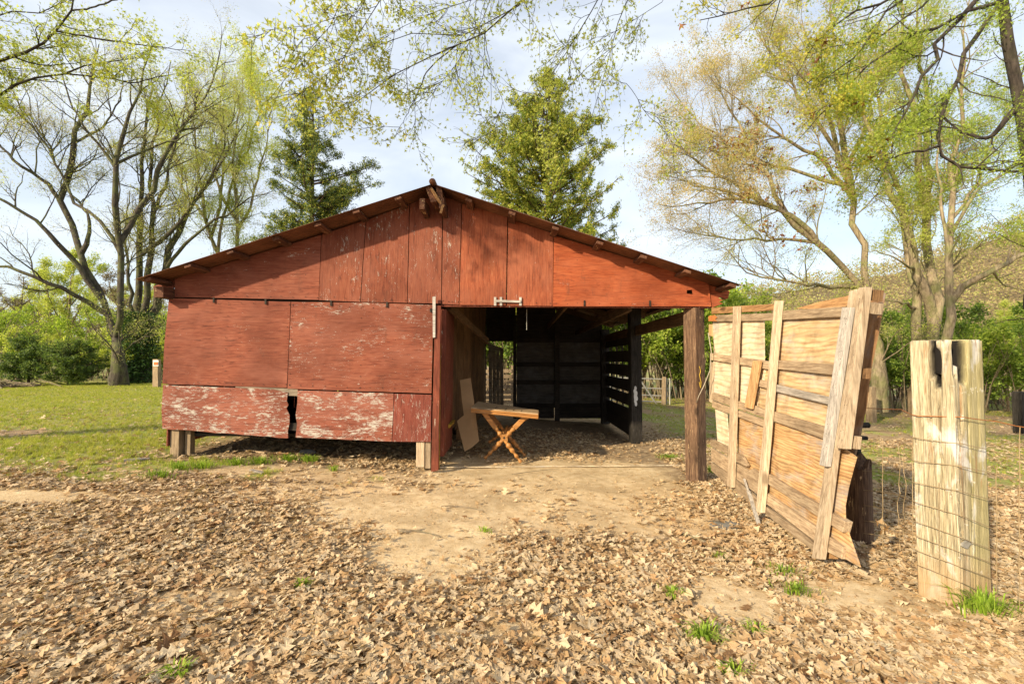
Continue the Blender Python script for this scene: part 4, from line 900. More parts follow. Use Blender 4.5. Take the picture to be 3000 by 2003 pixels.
# ------------------------------------------------------------------ loose boards, stones and sticks on the ground
def flat_board(px0, py0, px1, py1, w, mat, label, name='loose_board', th=.02):
    a, b_ = PG(px0, py0), PG(px1, py1); a[2] = gz(a[0], a[1])+.018; b_[2] = gz(b_[0], b_[1])+.02
    return tag(MB().beam(a, b_, w, th, seg=3, wob=.003).build(name, mat, None, .002), label, 'board')
flat_board(722, 1318, 784, 1328, .12, M['grey_h'], 'short pale board lying at the barn edge below the left wall')
flat_board(362, 1352, 438, 1346, .12, M['silver_h'], 'grey flat board on the grass left of the barn')
flat_board(935, 1340, 975, 1315, .10, M['under'], 'narrow board propped beside the stone under the barn')
flat_board(1075, 1350, 1150, 1325, .03, M['under'], 'thin dark lath under the right end of the closed wall')
flat_board(735, 1380, 772, 1390, .05, M['silver_h'], 'small bleached wood scrap in front of the grass strip')
flat_board(1282, 1372, 1990, 1366, .03, M['cream'], 'long thin pale strip lying across the open bay entrance', 'threshold_strip', .012)
def rock(px, py, r, mat, label, name='stone', sq=.5):
    p = PG(px, py); V = []; F = []; a_, b2 = 12, 8; rr = random.Random(px)
    for j in range(b2+1):
        for k in range(a_):
            t, ph = 2*math.pi*k/a_, math.pi*j/b2; q = r*(1+.28*(float(vnoise(k*.6+px, j*.7, 1, 3))-.5)*(1 if 0 < j < b2 else 0))
            V.append((p[0]+q*math.sin(ph)*math.cos(t)*1.2, p[1]+q*math.sin(ph)*math.sin(t), p[2]+q*sq*math.cos(ph)+r*sq*.4))
    F = [(j*a_+k, j*a_+(k+1) % a_, (j+1)*a_+(k+1) % a_, (j+1)*a_+k) for j in range(b2) for k in range(a_)]
    return tag(MB().add(V, F).build(name, mat, None), label, 'stone')
rock(900, 1330, .11, M['rock'], 'grey stone in the shade under the barn wall')
rock(2125, 1538, .14, M['rock'], 'flat half-buried grey stone among the leaves right of the path', sq=.12)
# twigs
def twig(px0, py0, px1, py1, r, label, bend=.06, mat='bark_t'):
    a, b_ = PG(px0, py0), PG(px1, py1); pts = []; rr = random.Random(px0)
    for k in range(8):
        t = k/7; p = a+(b_-a)*t; p[0] += rr.uniform(-1, 1)*bend*.3; p[1] += math.sin(t*3)*bend; p[2] = gz(p[0], p[1])+.03; pts.append(p)
    return tag(MB().tube(pts, np.linspace(r, r*.4, 8), 6).build('twig', M[mat], None, smooth=True), label, 'twig')
twig(1990, 1570, 2180, 1640, .010, 'long bent pale twig in the leaves in front of the door leaf', .08)
twig(2330, 1608, 2375, 1618, .006, 'short straw twig by the door leaf foot', .01)
twig(1290, 1490, 1400, 1500, .005, 'thin twig on the sandy path', .05)
twig(1170, 1560, 1290, 1585, .006, 'curved twig at the left edge of the sandy path', .05)
twig(1500, 1395, 1640, 1378, .005, 'fine twig on the dirt in the opening', .03)

# ------------------------------------------------------------------ trees
def resample(pts, K):
    pts = np.asarray(pts, float); d = np.r_[0, np.cumsum(np.linalg.norm(np.diff(pts, axis=0), axis=1))]; t = np.linspace(0, d[-1], K)
    out = np.stack([np.interp(t, d, pts[:, i]) for i in range(3)], 1)
    sm = out.copy(); sm[1:-1] = .25*out[:-2]+.5*out[1:-1]+.25*out[2:]; return sm
def limb_px(pl, Y, w0, w1, K=14, dY=0, rng=RNG, pre=None):
    """pixel polyline, widths in photo pixels"""
    n_ = len(pl); ph = rng.uniform(0, 6); w0 *= .76 if (Y > 17 and w0 < 45) else .88; w1 *= .58; pts = [P(a, b_, Y+dY*k/(n_-1)+.25*math.sin(ph+k*1.3)*(k > 0)*(Y > 10)) for k, (a, b_) in enumerate(pl)]
    if pre is not None: pts = [np.array(q, float) for q in pre]+pts
    p = resample(pts, K); t = np.linspace(0, 1, K); r = (w0+(w1*.6-w0)*t**.85)/2*Y/FPX
    seg = np.linalg.norm(p[1:]-p[:-1], axis=1).mean(); p[2:-1] += rng.normal(0, .085*seg, (K-3, 3)); r[1:] *= 1+rng.uniform(-.07, .07, K-1)
    return p, r, pre is not None
def proj(p):
    d = p-CAM; z = d@FW; return np.stack([CX+FPX*(d@RT)/z, CY-FPX*(d@UP)/z], -1)
def snap(limbs):
    out = [list(limbs[0])]
    for l in limbs[1:]:
        l = list(l)
        if len(l) == 3 and not l[2]:
            s0 = proj(l[0][:1])[0]; best = None
            for q in out:
                f = q[0][:, 1] > 1; dd = np.linalg.norm(proj(np.where(f[:, None], q[0], [0, 5, 99]))-s0, axis=1); dd[~f] = 1e9
                # finer: test segment midpoints too
                pf = np.concatenate([q[0], .5*(q[0][1:]+q[0][:-1])]); rf = np.concatenate([q[1], .5*(q[1][1:]+q[1][:-1])]); ok = pf[:, 1] > 1
                dd = np.where(ok, np.linalg.norm(proj(np.where(ok[:, None], pf, [0, 5, 99]))-s0, axis=1), 1e9); j = int(dd.argmin())
                if best is None or dd[j] < best[0]: best = (dd[j], pf[j], rf[j])
            if best[0] < 60:
                k = best[1][1]/l[0][0, 1]; t = np.linspace(0, 1, len(l[0])); sc = k+(1-k)*t*.6; p = CAM+(l[0]-CAM)*sc[:, None]
                dlt = best[1]-p[0]; p = p+dlt*(np.clip(1-t*3, 0, 1)[:, None]); l[0] = p; l[1] = np.minimum(l[1], best[2]*.9)
        out.append(l)
    return out
def sprout(Pp, Rp, dens, L, ang, up, K, rratio, rng, t0=.15, out=None, wob=.18, rmin=.003, droop=0):
    ln = np.linalg.norm(np.diff(Pp, axis=1), axis=2).sum(1); n_ = int(ln.sum()*dens); n_ = max(n_, 1)
    i = rng.choice(len(Pp), n_, p=ln/ln.sum()); t = t0+(1-t0)*rng.random(n_)**.85; kk = t*(Pp.shape[1]-1); k0 = np.minimum(kk.astype(int), Pp.shape[1]-2); f = (kk-k0)[:, None]
    p0 = Pp[i, k0]*(1-f)+Pp[i, k0+1]*f; tan = Pp[i, k0+1]-Pp[i, k0]; tan /= np.linalg.norm(tan, axis=1, keepdims=True)+1e-9; pr = Rp[i, k0]*(1-f[:, 0])+Rp[i, k0+1]*f[:, 0]
    rv = rng.normal(size=(n_, 3)); rv -= (rv*tan).sum(1, keepdims=True)*tan; rv /= np.linalg.norm(rv, axis=1, keepdims=True)
    a = np.radians(ang)*rng.uniform(.6, 1.3, n_)[:, None]; d = tan*np.cos(a)+rv*np.sin(a); d[:, 2] += up
    if out is not None: d[:, :2] += (p0[:, :2]-out[:2])*.12
    d /= np.linalg.norm(d, axis=1, keepdims=True)
    l = L*rng.uniform(.5, 1.2, n_)*(1.1-.55*t); r0 = np.maximum(np.minimum(pr*rratio, L*.010+.003), rmin)
    pts = [p0]; dd = d
    for k in range(K-1):
        dd = dd+rng.normal(0, wob, (n_, 3)); dd[:, 2] += up*.15-droop; dd /= np.linalg.norm(dd, axis=1, keepdims=True); pts.append(pts[-1]+dd*(l/(K-1))[:, None])
    return np.stack(pts, 1), r0[:, None]*np.linspace(1, .3, K)[None]
SHAPES = {
 'rh': (np.array([(0, -.5, 0), (.28, 0, .04), (0, .5, 0), (-.28, 0, .04)]), np.array([(0, 1, 2, 3)])),
 'nar': (np.array([(0, -.5, 0), (.12, 0, .03), (0, .5, 0), (-.12, 0, .03)]), np.array([(0, 1, 2, 3)])),
 'tri': (np.array([(0, -.5, 0), (.10, .05, .03), (0, .55, 0), (-.10, .05, .03), (0, -.25, 0), (.30, .10, .02), (.42, .32, .0), (.10, .15, .0), (0, -.25, 0), (-.30, .10, .02), (-.42, .32, .0), (-.10, .15, .0)]), np.array([(0, 1, 2, 3), (4, 5, 6, 7), (8, 11, 10, 9)])),
}
def leaves(name, c, size, shape, mat, parent, rng, flat=.0, var=.35, hang=0):
    T, Fc = SHAPES[shape]; n_ = len(c); s = size*(1+rng.uniform(-var, var, n_)); a = rng.normal(size=(n_, 3)); a[:, 2] -= hang; a /= np.linalg.norm(a, axis=1, keepdims=True)
    b_ = rng.normal(size=(n_, 3)); b_ -= (a*b_).sum(1, keepdims=True)*a; b_ /= np.linalg.norm(b_, axis=1, keepdims=True); n2 = np.cross(a, b_)
    V = c[:, None]+s[:, None, None]*(T[None, :, 0:1]*b_[:, None]+T[None, :, 1:2]*a[:, None]+T[None, :, 2:3]*n2[:, None])
    F = (np.arange(n_)[:, None, None]*len(T)+Fc[None]).reshape(-1, 4); return npmesh(name, V.reshape(-1, 3), F, mat, parent)
def along(Pp, n_, rng, jit=.03, t0=.2, keep=None):
    i = rng.integers(0, len(Pp), n_); kk = (t0+(1-t0)*rng.random(n_))*(Pp.shape[1]-1); k0 = np.minimum(kk.astype(int), Pp.shape[1]-2); f = (kk-k0)[:, None]
    c = Pp[i, k0]*(1-f)+Pp[i, k0+1]*f+rng.normal(0, jit, (n_, 3))
    if keep is not None: c = c[keep(c)]
    return c
def woodmesh(name, groups, mat, parent):
    Vs, Fs, b0 = [], [], 0
    for Pt, R, n_ in groups:
        V, F = tube_arr(Pt, R, n_); Vs.append(V); Fs.append(F+b0); b0 += len(V)
    return npmesh(name, np.concatenate(Vs), np.concatenate(Fs), mat, parent, True)
def tree(name, label, limbs, levels, crowns, barkm, seed, base=None, cat='tree', group=None, sides=(9, 5, 4, 3)):
    """levels: (density per m, length, angle, up, K); crowns: (part name, number, size, shape, material, jitter, keep)"""
    rng = np.random.default_rng(seed); limbs = snap(limbs); Pp = np.stack([l[0] for l in limbs]); Rp = np.stack([l[1] for l in limbs])
    b0 = limbs[0][0][0] if base is None else np.array(base); root = empty(name, (b0[0], b0[1], gz(b0[0], b0[1])), label, cat, group)
    groups = [(Pp, Rp, sides[0])]; cur, cr = Pp, Rp; allt = []
    for li, (dens, L, ang, up, K) in enumerate(levels):
        np_, nr_ = sprout(cur, cr, dens, L, ang, up, K, .62, rng, t0=.25 if li == 0 else .12, rmin=.0035 if li < 2 else .0025)
        groups.append((np_, nr_, sides[min(li+1, 3)])); 
        if li == 0: cur, cr = np.concatenate([np_]), np.concatenate([nr_])
        else: cur, cr = np_, nr_
        allt.append(np_)
    woodmesh('trunk', groups, barkm, root)
    for (pn, cnt, size, shape, mt, jit, keep) in crowns:
        c = along(allt[-1], cnt, rng, jit, .15, keep)
        if len(c): leaves(pn, c, size, shape, mt, root, rng)
    return root

LF = {}
LF['young'] = leafmat('young_green_leaf', [(.34, .40, .08), (.50, .56, .10), (.60, .64, .14), (.66, .63, .22)], .58)
LF['yellow'] = leafmat('yellow_green_leaf', [(.30, .34, .05), (.48, .50, .07), (.62, .56, .08), (.70, .58, .09)], .5)
LF['green'] = leafmat('bright_understory_leaf', [(.17, .26, .03), (.32, .43, .05), (.44, .54, .07), (.50, .55, .12)], .5)
LF['deep'] = leafmat('mid_green_leaf', [(.07, .13, .02), (.15, .24, .035), (.25, .35, .05), (.34, .42, .08)], .45)
LF['cedar'] = leafmat('dark_cedar_needles', [(.035, .065, .02), (.07, .12, .035), (.12, .18, .045), (.20, .25, .06)], .35)
LF['cedar_y'] = leafmat('olive_cedar_needles', [(.18, .21, .035), (.38, .40, .06), (.56, .55, .09), (.64, .58, .12)], .5)
LF['bud'] = leafmat('pale_buds', [(.40, .33, .20), (.52, .44, .27), (.48, .48, .20), (.60, .50, .27)], .5)
LF['budo'] = leafmat('orange_buds', [(.58, .38, .16), (.70, .50, .24), (.72, .58, .22), (.64, .60, .22)], .55)
LF['dead'] = leafmat('hanging_dead_leaf', [(.12, .04, .018), (.24, .09, .035), (.34, .14, .05)], .3)
LF['ivy'] = leafmat('dark_ivy', [(.02, .05, .012), (.04, .09, .02), (.09, .16, .03)], .3)
LF['brown'] = leafmat('brown_twig_haze', [(.16, .12, .08), (.26, .20, .13), (.32, .27, .17)], .3)

Y1 = 19.5
L1 = [limb_px(pl, Y1, a, b_, dY=dy) for pl, a, b_, dy in (
 ([(348, 1135), (350, 1080), (344, 1030), (337, 985)], 62, 50, 0),
 ([(337, 992), (322, 930), (302, 885), (265, 800), (240, 745), (205, 690), (188, 580), (192, 500), (215, 420), (245, 340), (270, 250), (290, 130)], 46, 7, 1),
 ([(341, 990), (352, 950), (370, 870), (351, 806), (351, 685), (328, 595), (332, 506), (357, 410), (408, 328), (434, 232), (450, 130)], 42, 6, -1),
 ([(357, 700), (408, 615), (472, 532), (478, 455), (523, 366), (612, 283), (638, 200), (650, 90)], 24, 5, 1.5),
 ([(300, 889), (223, 774), (128, 659), (0, 576), (-140, 500)], 24, 10, -2),
 ([(306, 938), (223, 870), (159, 825), (64, 800), (-40, 770), (-200, 750)], 21, 9, -2.5),
 ([(191, 580), (128, 519), (64, 487), (0, 423), (-90, 350)], 16, 6, -1),
 ([(240, 745), (262, 700), (262, 640), (235, 590), (200, 560)], 20, 8, .5),
 ([(330, 760), (290, 650), (215, 590), (150, 470), (100, 350), (60, 180)], 15, 4, .5),
 ([(332, 506), (300, 440), (255, 380), (200, 300), (170, 150)], 12, 4, -1),
 ([(345, 480), (430, 440), (560, 390), (640, 330)], 11, 4, 1.0),
 ([(190, 520), (120, 400), (60, 330), (10, 200)], 11, 4, -1),
 ([(215, 430), (300, 380), (350, 300), (370, 180)], 11, 4, 1),
)]
nolow = lambda zz: (lambda c: c[:, 2] > zz)
tree('shade_tree', 'large dark-trunked forked tree with spreading bare limbs on the left', L1, [(1.5, 3.0, 45, .25, 7), (2.4, 1.4, 42, .12, 5), (3.6, .65, 42, .05, 4)],
     [('crown', 40000, .07, 'nar', LF['bud'], .14, None), ('new_leaves', 22000, .085, 'nar', LF['young'], .16, lambda c: (vnoise(c[:, 0], c[:, 2], 1.6, 3) > .50))], M['bark_l'], 21)
Y2 = 22.0
L2 = [limb_px(pl, Y2, a, b_, dY=dy) for pl, a, b_, dy in (
 ([(415, 1130), (412, 1040), (402, 960), (395, 933)], 66, 46, 0),
 ([(400, 960), (395, 900), (408, 806), (421, 646), (415, 487), (430, 330), (440, 200)], 30, 6, 0),
 ([(425, 1000), (434, 940), (440, 806), (440, 615), (446, 468), (470, 300), (500, 180)], 28, 6, 1),
 ([(425, 1000), (450, 910), (472, 870), (485, 774), (542, 634), (612, 544), (663, 474), (720, 360)], 38, 7, 1.5),
 ([(408, 745), (510, 672), (600, 560), (650, 440), (690, 300)], 18, 5, -1),
 ([(485, 790), (530, 720), (640, 640), (720, 590), (800, 560)], 16, 5, 0),
 ([(388, 950), (370, 880), (376, 800), (368, 700), (380, 560)], 16, 6, -1),
 ([(440, 640), (500, 500), (520, 380), (560, 250)], 14, 4, 0),
)]
t2 = tree('shade_tree', 'ivy-clad tree with several straight stems standing beside the barn eave', L2, [(1.5, 2.8, 40, .3, 7), (2.2, 1.3, 40, .12, 5), (3.2, .6, 40, .05, 4)],
     [('crown', 30000, .075, 'nar', LF['bud'], .14, None), ('new_leaves', 26000, .095, 'nar', LF['young'], .10, lambda c: vnoise(c[:, 0], c[:, 2], 1.8, 8) > .38)], M['bark_l'], 22)
rng = np.random.default_rng(5); q = P(412, 1040, Y2); nI = 9000; tt = rng.random(nI); c = np.stack([q[0]+rng.normal(0, .42-.1*tt), Y2-.2+rng.normal(0, .4, nI), gz(q[0], Y2)+tt*3.4], 1)
leaves('ivy', c, .13, 'rh', LF['ivy'], t2, rng)
Y3 = 25
for (lb, lims, sd, gcount) in (
 ('slender multi-stemmed green-leafed tree just behind the left roof slope', [[(640, 1060), (638, 730), (593, 620), (574, 519), (560, 380), (540, 260)], [(638, 740), (650, 620), (690, 520), (720, 400), (740, 280)], [(620, 680), (660, 560), (650, 420), (640, 300), (660, 180)], [(600, 640), (540, 560), (520, 480), (500, 380)]], 41, 30000),
 ('pale-trunked light green tree between the multi-stemmed tree and the dark cedar', [[(700, 1060), (695, 710), (682, 615), (695, 487), (700, 350), (710, 220)], [(690, 680), (740, 580), (770, 470), (800, 330)], [(690, 640), (640, 560), (620, 460), (610, 340)], [(690, 520), (730, 430), (760, 320), (770, 220)]], 42, 46000)):
    lim = [limb_px(pl, Y3, 24 if k == 0 else 13, 5, dY=k-1) for k, pl in enumerate(lims)]
    tree('shade_tree', lb, lim, [(1.6, 2.6, 38, .35, 7), (2.4, 1.2, 40, .15, 5), (2.8, .6, 40, .05, 4)], [('crown', gcount, .105, 'nar', LF['young'], .18, None)], M['bark_r'], sd)
# tree on the right (pink-orange buds)
YR = 15.0
LR = [limb_px(pl, YR, a, b_, dY=dy) for pl, a, b_, dy in (
 ([(2572, 1200), (2572, 1100), (2566, 1000), (2550, 900), (2540, 850)], 62, 52, 0),
 ([(2540, 865), (2515, 700), (2495, 570), (2473, 430), (2450, 300), (2440, 120), (2430, 0)], 42, 8, 1),
 ([(2535, 870), (2488, 815), (2402, 718), (2321, 637), (2230, 585), (2115, 517), (2000, 436), (1960, 380)], 36, 5, -.5),
 ([(2402, 712), (2380, 666), (2287, 609), (2143, 580), (2000, 609), (1930, 600)], 19, 4, -1),
 ([(2500, 868), (2420, 850), (2344, 827), (2250, 815), (2172, 792), (2120, 720)], 16, 4, -1.5),
 ([(2499, 603), (2448, 436), (2430, 344), (2380, 200), (2350, 60)], 24, 6, -.5),
 ([(2495, 580), (2420, 480), (2330, 420), (2200, 330), (2090, 240)], 19, 5, 0),
 ([(2321, 640), (2250, 520), (2180, 400), (2120, 280), (2060, 200)], 16, 4, 1),
 ([(2440, 436), (2350, 300), (2270, 180), (2200, 60)], 15, 4, .5),
 ([(2230, 585), (2130, 560), (2020, 540), (1930, 500)], 12, 4, .8),
 ([(2480, 500), (2540, 380), (2560, 240), (2570, 80)], 16, 5, .8),
 ([(2400, 715), (2300, 700), (2150, 700), (2020, 690), (1950, 650)], 13, 3, .3),
 ([(2450, 560), (2330, 520), (2220, 470), (2100, 400), (1990, 300), (1960, 240)], 14, 4, 1.2),
)]
tree('shade_tree', 'broad tree behind the open door leaf with orange-pink budding crown', LR, [(2.4, 2.3, 42, .22, 7), (3.4, 1.1, 40, .08, 5), (4.2, .5, 40, .0, 4)],
     [('crown', 60000, .06, 'nar', LF['bud'], .12, None), ('orange_buds', 85000, .07, 'nar', LF['budo'], .12, lambda c: (c[:, 2] > 6.0)), ('new_leaves', 40000, .085, 'nar', LF['young'], .10, lambda c: (c[:, 0] > 8.2) | (vnoise(c[:, 0], c[:, 2], 1.2, 4) > .72)),
      ('dead_leaves', 9000, .12, 'rh', LF['dead'], .06, lambda c: (np.hypot(c[:, 0]/c[:, 1]-.60, (c[:, 2]-1.55)/c[:, 1]-.41+.5*(c[:, 0]/c[:, 1]-.60)) < .16) & (vnoise(c[:, 0], c[:, 2], .5, 14) > .5))], M['bark_r'], 31)
YQ = 14.0
LQ = [limb_px(pl, YQ, a, b_, dY=dy) for pl, a, b_, dy in (
 ([(2705, 1215), (2700, 1100), (2735, 995), (2718, 900), (2695, 800), (2672, 700), (2640, 620), (2600, 530), (2560, 430), (2530, 300), (2510, 150)], 46, 8, 0),
 ([(2700, 1215), (2745, 1050), (2738, 850), (2728, 700), (2702, 550), (2690, 400), (2670, 250), (2640, 100), (2620, -60)], 42, 12, .4),
 ([(2690, 1215), (2688, 980), (2690, 850), (2665, 690), (2630, 560), (2610, 480), (2580, 330), (2560, 160)], 36, 9, 1),
 ([(2722, 620), (2728, 430), (2715, 280), (2700, 150), (2690, -20)], 26, 10, .6),
 ([(2690, 800), (2650, 770), (2590, 740), (2530, 735)], 10, 4, -1),
 ([(2735, 850), (2790, 780), (2870, 720), (2960, 690)], 11, 4, -.5),
 ([(2700, 900), (2640, 885), (2560, 870), (2500, 880)], 10, 4, -1),
)]
tree('shade_tree', 'tall three-stemmed pale tree directly behind the big fence post', LQ, [(1.6, 2.0, 48, .2, 7), (3.0, 1.0, 42, .08, 5), (4.0, .5, 42, 0, 4)],
     [('crown', 12000, .075, 'nar', LF['bud'], .08, None), ('new_leaves', 42000, .09, 'nar', LF['young'], .10, lambda c: c[:, 2] > 4.4+.8*vnoise(c[:, 0], c[:, 1], .8, 3))], M['bark_r'], 33)
LS = [limb_px(pl, 12.5, a, b_, dY=dy) for pl, a, b_, dy in (
 ([(2770, 1230), (2775, 990), (2780, 860), (2780, 700), (2772, 560), (2800, 450), (2815, 300), (2820, 150), (2840, 0)], 36, 8, 0),
 ([(2780, 720), (2755, 600), (2745, 480), (2760, 330)], 13, 5, .6),
 ([(2790, 885), (2830, 830), (2900, 800), (3000, 745), (3120, 680)], 24, 11, -.8),
 ([(2782, 700), (2830, 600), (2880, 540), (2960, 500), (3060, 400)], 13, 5, -.5),
 ([(2790, 640), (2850, 570), (2900, 420), (2960, 300)], 12, 5, .5),
 ([(2900, 800), (2950, 840), (3010, 850)], 8, 4, 0),
)]
tree('shade_tree', 'slim single-stemmed tree with a dark crooked side limb, right of the three-stemmed tree', LS, [(2.0, 1.8, 48, .15, 7), (3.2, .9, 42, .05, 5), (4.2, .45, 42, 0, 4)],
     [('crown', 5000, .07, 'nar', LF['bud'], .06, None), ('new_leaves', 26000, .07, 'nar', LF['green'], .10, lambda c: c[:, 2] > 3.6)], M['bark_r'], 34)
# near dark tree off the right edge
LT = [limb_px(pl, Y, a, b_, dY=dy, pre=pre) for pl, Y, a, b_, dy, pre in (
 ([(3040, 700), (3012, 480), (2985, 300), (2962, 160), (2925, -20), (2890, -250)], 7.5, 74, 50, 0, [(9.3, 7.5, -.4)]),
 ([(2985, 330), (2900, 410), (2820, 390), (2740, 330)], 7.5, 20, 7, .5, None),
 ([(2935, 20), (2907, 34), (2861, 132), (2786, 258), (2740, 385), (2732, 442), (2769, 482), (2861, 494), (3000, 497), (3120, 500)], 7.0, 17, 15, -.3, None),
 ([(2930, -90), (2850, 0), (2758, 115), (2672, 270), (2620, 373), (2597, 470), (2560, 560)], 6.8, 20, 6, -.6, None),
 ([(2930, -20), (2832, 29), (2689, 103), (2545, 200), (2402, 344), (2330, 420)], 6.6, 15, 4, -.6, None),
 ([(2920, -200), (2626, 0), (2545, 120), (2460, 200), (2367, 275)], 6.5, 15, 5, -.6, None),
 ([(2920, -200), (2614, 0), (2505, 40), (2436, 75), (2400, 105), (2330, 230)], 6.5, 17, 5, -.4, None),
 ([(2930, -160), (2720, 0), (2600, 90), (2490, 130), (2380, 160)], 6.4, 13, 4, -.6, None),
 ([(2740, 420), (2650, 455), (2560, 470), (2470, 500)], 6.9, 10, 3, -.3, None),
 ([(2925, -250), (2500, -120), (2300, -20), (2150, 30), (2050, 60)], 6.5, 18, 6, -.8, None),
)]
tree('oak_tree', 'dark leaning oak at the right edge with long twisting limbs overhead', LT, [(2.6, 1.0, 45, .0, 7), (4.0, .55, 42, -.03, 5)],
     [('crown', 22000, .045, 'tri', LF['green'], .08, lambda c: c[:, 0] > 4.6), ('new_leaves', 15000, .048, 'tri', LF['yellow'], .07, lambda c: c[:, 0] < 5.4), ('dead_leaves', 500, .12, 'tri', LF['dead'], .04, lambda c: (vnoise(c[:, 0], c[:, 2], .4, 6) > .78) & (c[:, 2] > 4))], M['bark_d'], 35, base=(9.3, 7.5, 0))
# overhead oak, trunk behind the camera
TR = (2.2, -2.6, 5.2); yt = 5.0
OV = [limb_px(pl, yt, a, b_, dY=dy, pre=[TR, (2.0+.4*k % 1.0, .6, 6.3)], K=20) for k, (pl, a, b_, dy) in enumerate((
 ([(1640, -120), (1549, 0), (1469, 58), (1366, 120), (1304, 134), (1192, 205), (1089, 268), (1000, 321), (900, 360)], 20, 4, .4),
 ([(1660, -160), (1400, 120), (1304, 134), (1250, 105), (1178, 112), (1089, 138), (1000, 178), (930, 200)], 13, 4, .2),
 ([(1450, -120), (1429, 0), (1420, 89), (1388, 178), (1312, 250), (1259, 286)], 10, 3, .3),
 ([(1800, -120), (1772, 0), (1723, 80), (1670, 170), (1598, 250), (1536, 330), (1469, 375), (1402, 420), (1353, 440)], 14, 3, .6),
 ([(1850, -120), (1826, 0), (1799, 89), (1792, 214), (1759, 268), (1732, 348)], 16, 4, .5),
 ([(1792, 205), (1848, 250), (1893, 335), (1946, 379), (1996, 424)], 9, 3, .4),
 ([(1792, 130), (1737, 179), (1670, 250), (1603, 304), (1567, 393)], 9, 3, .2),
 ([(1200, -150), (1147, 0), (1120, 67), (1080, 147), (1027, 210), (960, 250), (860, 290)], 13, 4, -.2),
 ([(1560, -130), (1424, 0), (1312, 40), (1223, 67), (1120, 120), (1040, 150)], 11, 3, .1),
 ([(2050, -120), (1946, 0), (1884, 40), (1830, 90), (1700, 150)], 9, 3, .2),
 ([(1150, -150), (1060, 0), (1000, 60), (900, 95), (820, 120), (770, 90)], 11, 3, -.7),
 ([(1100, -150), (1000, 40), (930, 150), (850, 220), (790, 290)], 11, 3, -.6),
 ([(1300, 100), (1260, 180), (1230, 260), (1190, 340), (1160, 400)], 7, 2, .4),
 ([(1366, 120), (1430, 190), (1460, 260), (1480, 320)], 7, 2, .4),
 ([(1090, 140), (1080, 220), (1040, 300), (980, 350)], 6, 2, .2),
)) ]
# limbs that start on another limb do not run back to the trunk
for k, pl, a, b_, dy in ((5, [(1792, 205), (1848, 250), (1893, 335), (1946, 379), (1996, 424)], 9, 3, .4), (6, [(1792, 130), (1737, 179), (1670, 250), (1603, 304), (1567, 393)], 9, 3, .2), (12, [(1304, 134), (1260, 180), (1230, 260), (1190, 340), (1160, 400)], 7, 2, .4), (13, [(1366, 120), (1430, 190), (1460, 260), (1480, 320)], 7, 2, .4), (14, [(1089, 140), (1080, 220), (1040, 300), (980, 350)], 6, 2, .2)):
    OV[k] = limb_px(pl, yt+.25, a, b_, dY=dy, K=20)
tk = (resample([(2.2, -2.7, -.2), (2.25, -2.65, 2), (2.2, -2.6, 4), TR], 20), np.linspace(.34, .2, 20)); OV.append(tk)
inview = lambda c: c[:, 1] > 3.6
tree('oak_tree', 'oak whose fresh yellow-green leafy branches hang into the top centre of the view', OV, [(5.0, .85, 46, -.10, 7), (7.5, .42, 42, -.10, 5)],
     [('crown', 25000, .047, 'tri', LF['young'], .045, lambda c: inview(c) & (c[:, 0] > -3.2)), ('right_leaves', 9000, .047, 'tri', LF['young'], .05, lambda c: inview(c) & (c[:, 0] > .4)), ('yellow_leaves', 11000, .064, 'tri', LF['yellow'], .05, lambda c: inview(c) & (c[:, 0] < -1.35) & (c[:, 0] > -3.2))], M['bark_d'], 36, base=(2.2, -2.7, 0), sides=(8, 4, 3, 3))
# dark limbs entering at upper left
TL = (-10.5, 5.0, 4.5)
LL = [limb_px(pl, 7.5, a, b_, dY=dy, pre=pre, K=18) for pl, a, b_, dy, pre in (
 ([(-150, 330), (0, 277), (58, 243), (134, 223), (201, 201), (268, 192), (357, 165), (446, 152)], 22, 4, .5, [TL]),
 ([(179, 217), (268, 223), (380, 241), (446, 230), (536, 210)], 10, 3, .6, None),
 ([(-150, 240), (0, 179), (45, 152), (112, 134), (188, 107), (219, 45), (223, 0), (230, -80)], 22, 10, 0, [TL]),
 ([(219, 45), (268, 27), (339, 0), (420, -50)], 11, 5, 0, None),
 ([(188, 107), (312, 118), (491, 143), (560, 150)], 10, 3, .5, None),
 ([(-150, 60), (0, 58), (89, 54), (134, 40), (214, 9), (300, -40)], 13, 4, 0, [TL]),
)]
LL.append((resample([(-10.5, 4.9, -.1), (-10.6, 5, 2.5), TL, (-10.3, 5.2, 8)], 18), np.linspace(.30, .16, 18)))
tree('oak_tree', 'tree out of view whose dark sprouting limbs enter at the upper left corner', LL, [(3.2, 1.1, 45, .05, 7), (5.0, .55, 42, 0, 5)],
     [('crown', 14000, .060, 'tri', LF['young'], .06, None), ('yellow_leaves', 2200, .07, 'tri', LF['yellow'], .08, lambda c: vnoise(c[:, 0], c[:, 2], .7, 6) > .5)], M['bark_d'], 37, base=(-10.5, 4.9, 0))

